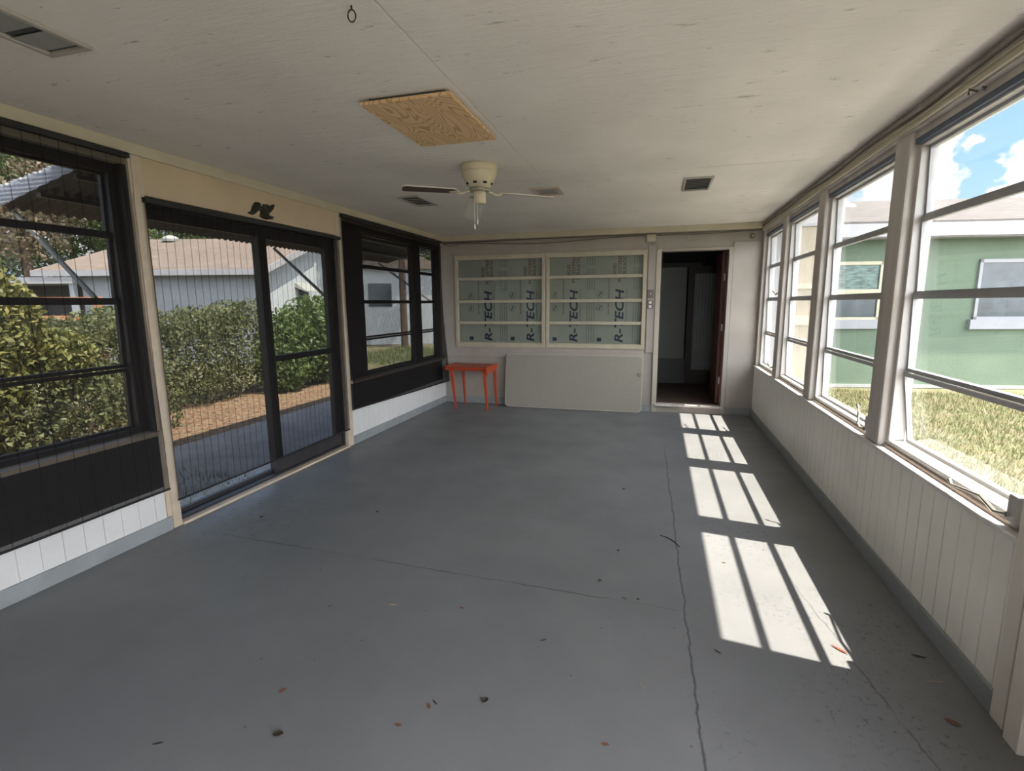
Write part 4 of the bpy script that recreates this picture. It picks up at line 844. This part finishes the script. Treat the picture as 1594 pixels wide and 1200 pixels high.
debris('brown', 1483, 1126, -30, 1.5, 'forked dry leaf on the floor at the lower right by the wall')
debris('twig', 998, 1069, -60, 1.0, 'pale bit of straw on the floor left of the long crack')
debris('sliver', 972, 932, -30, 1.2, 'dark bent twig at the right end of the crosswise crack')
debris('crumb', 993, 934, 0, 1.3, 'small dark crumb beside the twig at the end of the crosswise crack')
debris('sliver', 1117, 1015, -40, 1.4, 'dark twig on the floor just left of the sunlit patch corner')
debris('crumb', 971, 762, 0, 1.6, 'dark crumb alone on the open floor, right of centre')
debris('crumb', 962, 858, 0, 1.4, 'dark crumb alone on the floor midway to the long crack')
debris('crumb', 934, 905, 30, 1.6, 'dark crumb just above the crosswise crack')
debris('crumb', 587, 798, 0, 1.8, 'dark crumb on the floor in front of the sliding door middle')
debris('pale', 577, 830, 0, 1.1, 'little pale flake on the floor in front of the sliding door')
debris('twig', 612, 879, 40, 0.9, 'pale twig lying over the crosswise crack, left part')
debris('crumb', 407, 806, 30, 2.0, 'dark clump at the edge of the light spilling under the door shade')
debris('brown', 942, 1159, 0, 0.9, 'dark brown leaf scrap at the bottom edge left of the long crack')
debris('sliver', 246, 1158, 30, 1.3, 'dark twig in the dim lower left corner of the floor')
debris('brown', 1127, 876, -10, 0.7, 'thin brown leaf in the big sunlit patch, upper left part')
debris('sliver', 1430, 1023, -10, 2.0, 'long thin twig on the floor near the right wall')
debris('pale', 1035, 654, 0, 2.6, 'pale scrap on the floor in front of the doorway')
debris('twig', 1452, 1062, 10, 1.5, 'curved twig on the floor between the long thin one and the forked leaf')
# long curved twig near the long crack
pts = [px_floor(a, b) for a, b in ((1028, 834), (1040, 838), (1050, 844), (1058, 852))]
tag(MB().tube([(a, b, 0.004) for a, b in pts], [0.002, 0.003, 0.003, 0.002], 6).build('dry_twig', 'deadd'), 'long curved twig ending at the long lengthwise crack', 'debris', 'dry bits scattered on the floor')

# ------------------------------------------------------------------ outside: ground
GZ = -0.14
def slab(name, x0, x1, y0, y1, z, mat, **k): return B(x0, x1, y0, y1, z - 0.05, z).build(name, mat, **k)
slab('ground', -60, 60, -40, 90, GZ - 0.01, 'ground', origin=(0, 0, GZ), **ST)
slab('ground_patio', -5.05, -3.2, 0.5, 7.6, GZ + 0.06, 'patio', **ST)
slab('ground_bounce_slab', 1.33, 2.45, -6, 6.9, GZ + 0.03, 'bounce', **ST)  # unseen pale slab added to bounce sunlight onto the ceiling
slab('ground_litter_bed', -7.6, -5.05, -2, 9.5, GZ + 0.015, 'litter', **ST)
def grass(name, x0, x1, y0, y1, n, label, mat='grass', h=(0.03, 0.075)):
    P0 = np.stack([rng.uniform(x0, x1, n), rng.uniform(y0, y1, n), np.full(n, GZ - 0.01)], 1)
    a = rng.uniform(0, 2 * np.pi, n); hh = rng.uniform(*h, n); wd = rng.uniform(0.003, 0.008, n); ln = rng.uniform(0.2, 0.9, n)
    d = np.stack([np.cos(a), np.sin(a), np.zeros(n)], 1); sd = np.stack([-np.sin(a), np.cos(a), np.zeros(n)], 1)
    tip = P0 + d * (hh * ln)[:, None] + np.array([0, 0, 1]) * hh[:, None]
    V = np.stack([P0 - sd * wd[:, None], P0 + sd * wd[:, None], tip + sd * wd[:, None] * 0.25, tip - sd * wd[:, None] * 0.25], 1)
    tag(MB().quads(V).build(name, mat), label, 'grass', kind='stuff')
grass('lawn_grass', 2.5, 7.5, 1.5, 10.4, 34000, 'patchy dry yellow-green grass outside the right windows')
grass('patio_weeds', -4.2, -3.35, 2.4, 3.6, 1500, 'green weeds growing on the patio just outside the sliding door', 'folg', (0.04, 0.12))

# leaves and shrubs
def leaves(blobs, n, size, mat, name, parent, shell=0.55):
    """blobs: list of (cx,cy,cz,rx,ry,rz)"""
    vol = np.array([b[3] * b[4] * b[5] for b in blobs]) ** 0.75; cnt = (n * vol / vol.sum()).astype(int) + 1; out = []
    for b, m in zip(blobs, cnt):
        d = rng.normal(size=(m, 3)); d /= np.linalg.norm(d, axis=1)[:, None]
        rad = shell + (1.08 - shell) * rng.random(m) ** 0.6
        c = np.array(b[:3]) + d * rad[:, None] * np.array(b[3:])
        out.append(c)
    C_ = np.concatenate(out); m = len(C_)
    u = rng.normal(size=(m, 3)); u /= np.linalg.norm(u, axis=1)[:, None]
    v = np.cross(u, rng.normal(size=(m, 3))); v /= np.linalg.norm(v, axis=1)[:, None]
    s = size * rng.uniform(0.6, 1.3, m)[:, None]; u = u * s; v = v * s * 0.5
    V = np.stack([C_ - u, C_ - v, C_ + u, C_ + v], 1)
    return MB().quads(V).build(name, mat, parent)
def shrub(name, blobs, n, size, mat, label, cat='shrub', group=None, stems=True, shell=0.5):
    c = np.mean([b[:3] for b in blobs], 0)
    r = root(name, (float(c[0]), float(c[1]), GZ)); tag(r, label, cat, group)
    leaves(blobs, n, size, mat, 'foliage', r, shell)
    for b in blobs[::max(1, len(blobs) // 8)]:
        MB().tube([(b[0], b[1], GZ - 0.02), (b[0] + 0.05, b[1] + 0.04, b[2] * 0.5), (b[0], b[1], b[2] + 0.5 * b[5])], [0.03, 0.02, 0.008], 6).build('stem', 'bark', r)
    return r
hb = []
for i in range(17):
    y = 0.8 + i * 0.42; top = 0.98 + 0.03 * i + random.uniform(-0.08, 0.06)
    hb.append((-7.15 + random.uniform(-0.1, 0.1), y, top / 2 - 0.05, 0.50, 0.42, top / 2 + 0.08))
    hb.append((-7.2, y + 0.2, top - 0.15, 0.36, 0.34, 0.26))
for i in range(9):
    hb.append((-6.25, 1.6 + i * 0.42, 0.3, 0.36, 0.34, 0.46 + 0.04 * (i % 3)))
shrub('hedge', hb, 52000, 0.032, 'fol', 'long mixed green hedge outside the sliding door and near-left window', 'hedge')
shrub('bush', [(-6.75, 8.1, 0.62, 0.55, 0.55, 0.75), (-6.7, 8.7, 0.85, 0.6, 0.6, 0.75), (-6.8, 9.4, 0.8, 0.55, 0.6, 0.8), (-6.6, 7.75, 0.35, 0.45, 0.4, 0.5), (-6.7, 9.0, 0.4, 0.6, 0.9, 0.5)], 15000, 0.045, 'folg', 'taller bright green bush at the far end of the hedge, before the gabled wall')
shrub('bush', [(-6.3, 3.3, 1.1, 0.4, 0.35, 0.9), (-6.25, 3.55, 1.35, 0.3, 0.25, 0.40), (-6.5, 2.7, 1.6, 0.35, 0.30, 0.55), (-6.2, 3.95, 0.9, 0.3, 0.3, 0.30), (-6.3, 3.35, 1.75, 0.28, 0.22, 0.3), (-6.5, 3.2, 0.4, 0.5, 0.5, 0.5), (-6.45, 3.05, 1.8, 0.2, 0.2, 0.25)], 16000, 0.04, 'foly', 'yellow-green bush at the left edge of the photo, taller than the hedge')
shrub('bush', [tuple(ray_at(165, 512, 10.3)) + (0.45, 0.4, 0.28)], 1500, 0.035, 'folr', 'reddish shrub tip behind the hedge before the orange fence')

def tree(px, depth, ztop, rx, label, mat='folt', n=9000, size=0.11, zlow=None, nb=9, trunk=0.16, lean=0.0, wide=1.0):
    p_ = ray_at(px, 480, depth); r = root('tree', (p_.x, p_.y, GZ)); tag(r, label, 'tree', 'trees beyond the hedge')
    zlow = 1.6 if zlow is None else zlow; bl = []
    R_ = random.Random(px * 7 + int(depth))
    for i in range(nb):
        z = zlow + (ztop - zlow) * (0.1 + 0.8 * R_.random()); a = R_.uniform(0, 6.28); q = rx * R_.uniform(0.2, 0.75)
        s = rx * R_.uniform(0.28, 0.5)
        bl.append((p_.x + math.cos(a) * q * wide, p_.y + math.sin(a) * q * wide, z, s * 1.2, s * 1.2, s * 0.75))
    leaves(bl, n, size, mat, 'foliage', r, 0.4)
    m = MB(); mid = (p_.x + lean, p_.y, zlow + 0.4 * (ztop - zlow)); m.tube([(p_.x, p_.y, GZ - 0.05), (p_.x + lean * 0.4, p_.y, zlow), mid], [trunk, trunk * 0.8, trunk * 0.5], 8)
    for b in bl[:6]: m.tube([(p_.x + lean * 0.4, p_.y, zlow), ((p_.x + b[0]) / 2, (p_.y + b[1]) / 2, (zlow + b[2]) / 2 + 0.3), b[:3]], [trunk * 0.45, trunk * 0.3, 0.03], 6)
    m.build('trunk', 'bark', r)
tree(-10, 24, 10, 4.2, 'large dark tree at the far left, behind the yellow-green bush', n=12000, nb=12)
tree(48, 21, 7.2, 2.6, 'reddish-branched tree behind the flat carport roof', 'folr', 5000, nb=8, trunk=0.2, lean=0.6, zlow=3.2)
tree(125, 27, 10.5, 3.6, 'dark tree with sky gaps behind the left house, above its low eave', n=9000, nb=10, zlow=5)
tree(185, 25, 9.0, 2.8, 'lighter drooping tree above the left end of the tan roof', 'folg', 7000, nb=9, zlow=3.4)
tree(262, 30, 9.0, 3.8, 'broad green tree above the middle of the tan roof', n=10000, nb=11, zlow=3.5)
tree(330, 36, 6.6, 3.2, 'low distant tree behind the ridge of the tan roof', n=5000, nb=7, zlow=3.0)
tree(575, 24, 9.5, 3.2, 'dark tree seen through the first pane column of the far-left shade', n=9000, nb=12, zlow=4.0, trunk=0.3)
tree(670, 30, 9.5, 4.4, 'dark tree seen through the last pane column of the far-left shade', n=12000, nb=14, zlow=1.2)
tree(628, 19, 8.5, 2.2, 'thin-trunked tree seen between the far-left shade panes', n=5000, nb=7, zlow=4.2, trunk=0.14)
slab('ground_road', -26, -6, 27, 31, GZ + 0.02, 'asphalt', **ST)
grass('verge_grass', -9.2, -6.2, 12, 17, 5000, 'sunny green grass patch seen low through the far-left window', 'folg', (0.05, 0.14))

# ------------------------------------------------------------------ neighbour house on the left
a = math.radians(15.9)
nh = root('house', (-10.47, 11.57, GZ), a); tag(nh, 'pale blue house with tan shingle roof beyond the hedge on the left', 'house')
gz = GZ
def nb(*q): return B(*q)
nb(-4.7, 0, 0.0, 8.0, 0, 2.45).build('wall', 'bluew', nh, world=False)
MB().prism([(0.0, 0.0, 0), (0.0, 8.0, 0), (0.0, 8.0, 2.45), (0.0, 4.0, 3.62), (0.0, 0.0, 2.45)], (0.03, 0, 0)).build('gable_wall', 'paleh', nh, world=False)
for sgn in (0, 1):
    t0, t1 = ((-0.35, 4.0), (8.35, 4.0))[sgn]
    MB().hexa([(-5.7, t0, 2.43), (0.35, t0, 2.43), (0.35, t1, 3.72), (-5.7, t1, 3.72), (-5.7, t0, 2.53), (0.35, t0, 2.53), (0.35, t1, 3.84), (-5.7, t1, 3.84)]).build('roof', 'shingl', nh, world=False)
nb(-5.7, 0.36, -0.38, -0.34, 2.38, 2.53).build('fascia', 'white', nh, world=False)
MB().hexa([(0.34, -0.36, 2.36), (0.38, -0.36, 2.36), (0.38, 4.0, 3.62), (0.34, 4.0, 3.62), (0.34, -0.36, 2.53), (0.38, -0.36, 2.53), (0.38, 4.0, 3.82), (0.34, 4.0, 3.82)]).build('rake_board', 'white', nh, world=False)
wv = nb(0.02, 0.07, 2.5, 3.4, 1.55, 2.15).build('window', 'white', nh, world=False)
nb(0.071, 0.075, 2.58, 3.32, 1.62, 2.08).build('pane', 'win', wv, world=False)
MB().hexa([(0.03, 2.4, 2.15), (0.4, 2.4, 2.0), (0.4, 3.5, 2.0), (0.03, 3.5, 2.15), (0.03, 2.4, 2.3), (0.4, 2.4, 2.04), (0.4, 3.5, 2.04), (0.03, 3.5, 2.3)]).build('window_hood', 'vent', nh, world=False)
vt = MB().lathe([(0.10, 0), (0.10, 0.14), (0.24, 0.16), (0.26, 0.24), (0.17, 0.33), (0.04, 0.37)], (-4.5, 3.6, 3.55), 18).build('roof_vent', 'vent', nh, world=False, smooth=False)
# carport wing
nb(-7.4, -4.65, -0.35, 3.5, 2.19, 2.36).build('carport_roof', 'white', nh, world=False)
nb(-7.4, -4.75, 0.9, 1.0, 0, 2.2).build('carport_shadow_wall', 'darkin', nh, world=False)  # near-black sheet paints in the shade under the carport roof
for x in (-7.35, -4.8): nb(x, x + 0.12, -0.3, -0.18, 0, 2.2).build('carport_post', 'bluew', nh, world=False)
# fence
fr = root('wood_fence', (-12.2, 7.98, GZ), a); tag(fr, 'orange-brown wooden rail fence in front of the carport, behind the hedge', 'fence')
for x in (-0.95, 0.60): B(x, x + 0.13, 0, 0.1, 0, 1.80).build('post', 'fence', fr, world=False)
for z in (1.69, 1.30): B(-0.95, 0.72, 0.0, 0.05, z, z + 0.10).build('rail', 'fence', fr, world=False)
hp_ = ray_at(166, 500, 10.8)
r = root('hanging_planter', (hp_.x, hp_.y, hp_.z)); tag(r, 'dark hanging basket planter right of the orange fence post', 'planter')
MB().lathe([(0.08, -0.12), (0.16, -0.05), (0.18, 0.02), (0.15, 0.02)], tuple(hp_), 16).build('basket', 'bark', r, smooth=False)
leaves([(hp_.x, hp_.y, hp_.z + 0.16, 0.2, 0.2, 0.16)], 500, 0.03, 'folg', 'plant', r)
MB().tube([(hp_.x - 0.16, hp_.y, hp_.z), (hp_.x, hp_.y, hp_.z + 0.5), (hp_.x + 0.16, hp_.y, hp_.z)], 0.006, 5).build('hanger', 'wire', r)
# far white building behind the far-left window
fp = ray_at(560, 480, 20)
fh = root('outbuilding', (fp.x, fp.y, GZ), math.radians(25)); tag(fh, 'white building with a dark window seen through the far-left shade', 'building')
B(0, 3.2, 0, 5, 0, 3.0).build('wall', 'paleh', fh, world=False)
MB().prism([(-0.2, -0.3, 2.95), (3.4, -0.3, 2.95), (1.6, -0.3, 3.8)], (0, 5.5, 0)).build('roof', 'shingl', fh, world=False)
B(0.35, 1.25, -0.03, 0.0, 1.5, 2.4).build('window', 'win', fh, world=False)

# ------------------------------------------------------------------ awnings on the left outside wall
def corr(x0, z0, x1, z1, y0, y1, pitch=0.11, amp=0.014):
    n = int((y1 - y0) / pitch * 6)
    def fn(u, v):
        y = y0 + (y1 - y0) * u; s_ = amp * math.cos(2 * math.pi * (y - y0) / pitch)
        return (x0 + (x1 - x0) * v, y, z0 + (z1 - z0) * v + s_)
    return MB().grid(fn, n, 3)
aw = root('awning', (-3.8, 5.0, 2.2)); tag(aw, 'dark corrugated metal awning outside, over the sliding door and windows', 'awning')
corr(-3.34, 2.36, -4.26, 2.115, 2.50, 7.6, 0.072, 0.012).build('corrugated_sheet', 'awn', aw, solid=0.004)
for xx_, zz_ in ((-3.58, 2.29), (-3.92, 2.20)):
    B(xx_ - 0.02, xx_ + 0.02, 2.5, 7.6, zz_ - 0.04, zz_ - 0.012).build('purlin', 'bronze', aw)
for ys, ye, ze in ((2.55, 2.36, 1.5), (5.02, 4.62, 1.55), (7.3, 7.2, 1.5)):
    MB().tube([(-4.25, ys, 2.09), (-3.34, ye, ze)], 0.016, 6).build('support_arm', 'strut', aw)
gp = [(-3.36, 2.375), (-3.95, 2.29), (-4.35, 2.215), (-4.60, 2.17), (-4.60, 2.04), (-4.30, 2.085), (-3.90, 2.15), (-3.36, 2.25)]
g = MB(); n_ = 60
def gfn(u, v):
    x = -3.36 - 1.24 * u; zt_ = 2.385 - 0.215 * u; zb_ = 2.325 - 0.30 * u
    return (x, 2.46 + 0.006 * math.cos((zt_ + (zb_ - zt_) * v) * 240), zt_ + (zb_ - zt_) * v + 0.004 * math.cos(u * 170) * (1 - v))
g.grid(gfn, 120, 24).build('pale_side_flap', 'awn2', aw, solid=0.003, label='pale corrugated side flap')
B(-3.30, -3.19, -2.0, D, 2.40, 2.75).build('outer_fascia', 'white', wl)

# ------------------------------------------------------------------ own house wing past the back corner (seen through the far right windows)
mh = root('wall_outer_wing', (1.6, D, GZ), **ST)
B(1.325, 1.50, D - 0.02, D + 0.2, GZ, 2.6).build('white_corner', 'white', mh)
B(1.50, 1.86, D, D + 0.2, GZ, 2.6).build('beige_wall', 'beige', mh)
B(1.50, 1.88, D - 0.02, D, bz(2.32), 2.6).build('frieze_board', 'white', mh)
B(1.50, 1.865, D - 0.02, D, bz(1.60), bz(1.66)).build('wall_band', 'creamx', mh)
B(1.50, 1.865, D - 0.025, D, bz(1.17), bz(1.28)).build('wall_band', 'creamx', mh)

# ------------------------------------------------------------------ green house on the right
a = math.radians(9.8)
gh = root('house', (3.079, 10.695, GZ), a); tag(gh, 'green stucco house with gray shingle roof outside the right windows', 'house')
g = -GZ
B(-1.0, 12, 0, 7.0, 0.0, 2.75 + g).build('wall', 'green', gh, world=False)
B(-1.0, 12, -0.03, 0.0, 0.0, 0.06).build('footing', 'vent', gh, world=False)
MB().hexa([(-1.2, -0.30, 2.76 + g), (12.4, -0.30, 2.76 + g), (12.4, 3.5, 3.70 + g), (-1.2, 3.5, 3.70 + g), (-1.2, -0.30, 2.80 + g), (12.4, -0.30, 2.80 + g), (12.4, 3.5, 3.80 + g), (-1.2, 3.5, 3.80 + g)]).build('roof', 'shingr', gh, world=False)
MB().hexa([(-1.2, 7.3, 2.76 + g), (12.4, 7.3, 2.76 + g), (12.4, 3.5, 3.70 + g), (-1.2, 3.5, 3.70 + g), (-1.2, 7.3, 2.80 + g), (12.4, 7.3, 2.80 + g), (12.4, 3.5, 3.80 + g), (-1.2, 3.5, 3.80 + g)]).build('roof', 'shingr', gh, world=False)
B(-1.2, 12.4, -0.34, -0.29, 2.54 + g, 2.76 + g).build('fascia', 'white', gh, world=False)
B(-1.2, 12.4, -0.29, 0.0, 2.52 + g, 2.54 + g).build('soffit', 'white', gh, world=False)
def gwin(x0, x1, z0, z1, sill, fm, parts):
    f = MB().box(x0, x1, -0.04, 0.0, z0, z0 + 0.05).box(x0, x1, -0.04, 0.0, z1 - 0.06, z1).box(x0, x0 + 0.05, -0.04, 0.0, z0, z1).box(x1 - 0.05, x1, -0.04, 0.0, z0, z1)
    o = f.build('window', fm, gh, world=False)
    for (a_, b_, m_) in parts: B(x0 + 0.05, x1 - 0.05, -0.012, -0.002, a_, b_).build('pane', m_, o, world=False)
    B(x0 - 0.06, x1 + 0.02, -0.07, 0.0, z0 - sill, z0).build('window_sill', 'white', gh, world=False)
gwin(-0.75, 0.78, 1.11 + g, 2.15 + g, 0.16, 'creamx', ((1.66 + g, 2.09 + g, 'blind'), (1.16 + g, 1.56 + g, 'win')))
B(-0.72, 0.75, -0.045, 0.0, 1.56 + g, 1.66 + g).build('window_rail', 'creamx', gh, world=False)
gwin(2.36, 3.9, 1.11 + g, 2.16 + g, 0.17, 'white', ((1.16 + g, 2.10 + g, 'win'),))
B(1.9, 2.1, 2.9, 3.1, 3.55 + g, 3.95 + g).build('roof_pipe', 'white', gh, world=False) if False else None
MB().lathe([(0.05, 0), (0.05, 0.28)], (1.15, 2.5, 3.5 + g), 10).build('roof_pipe', 'white', gh, world=False)
MB().prism([(1.35, 2.2, 3.42 + g), (1.0, 2.2, 3.42 + g), (1.0, 2.7, 3.62 + g), (1.35, 2.7, 3.62 + g)], (0, 0, 0.08)).build('roof_vent', 'vent', gh, world=False)
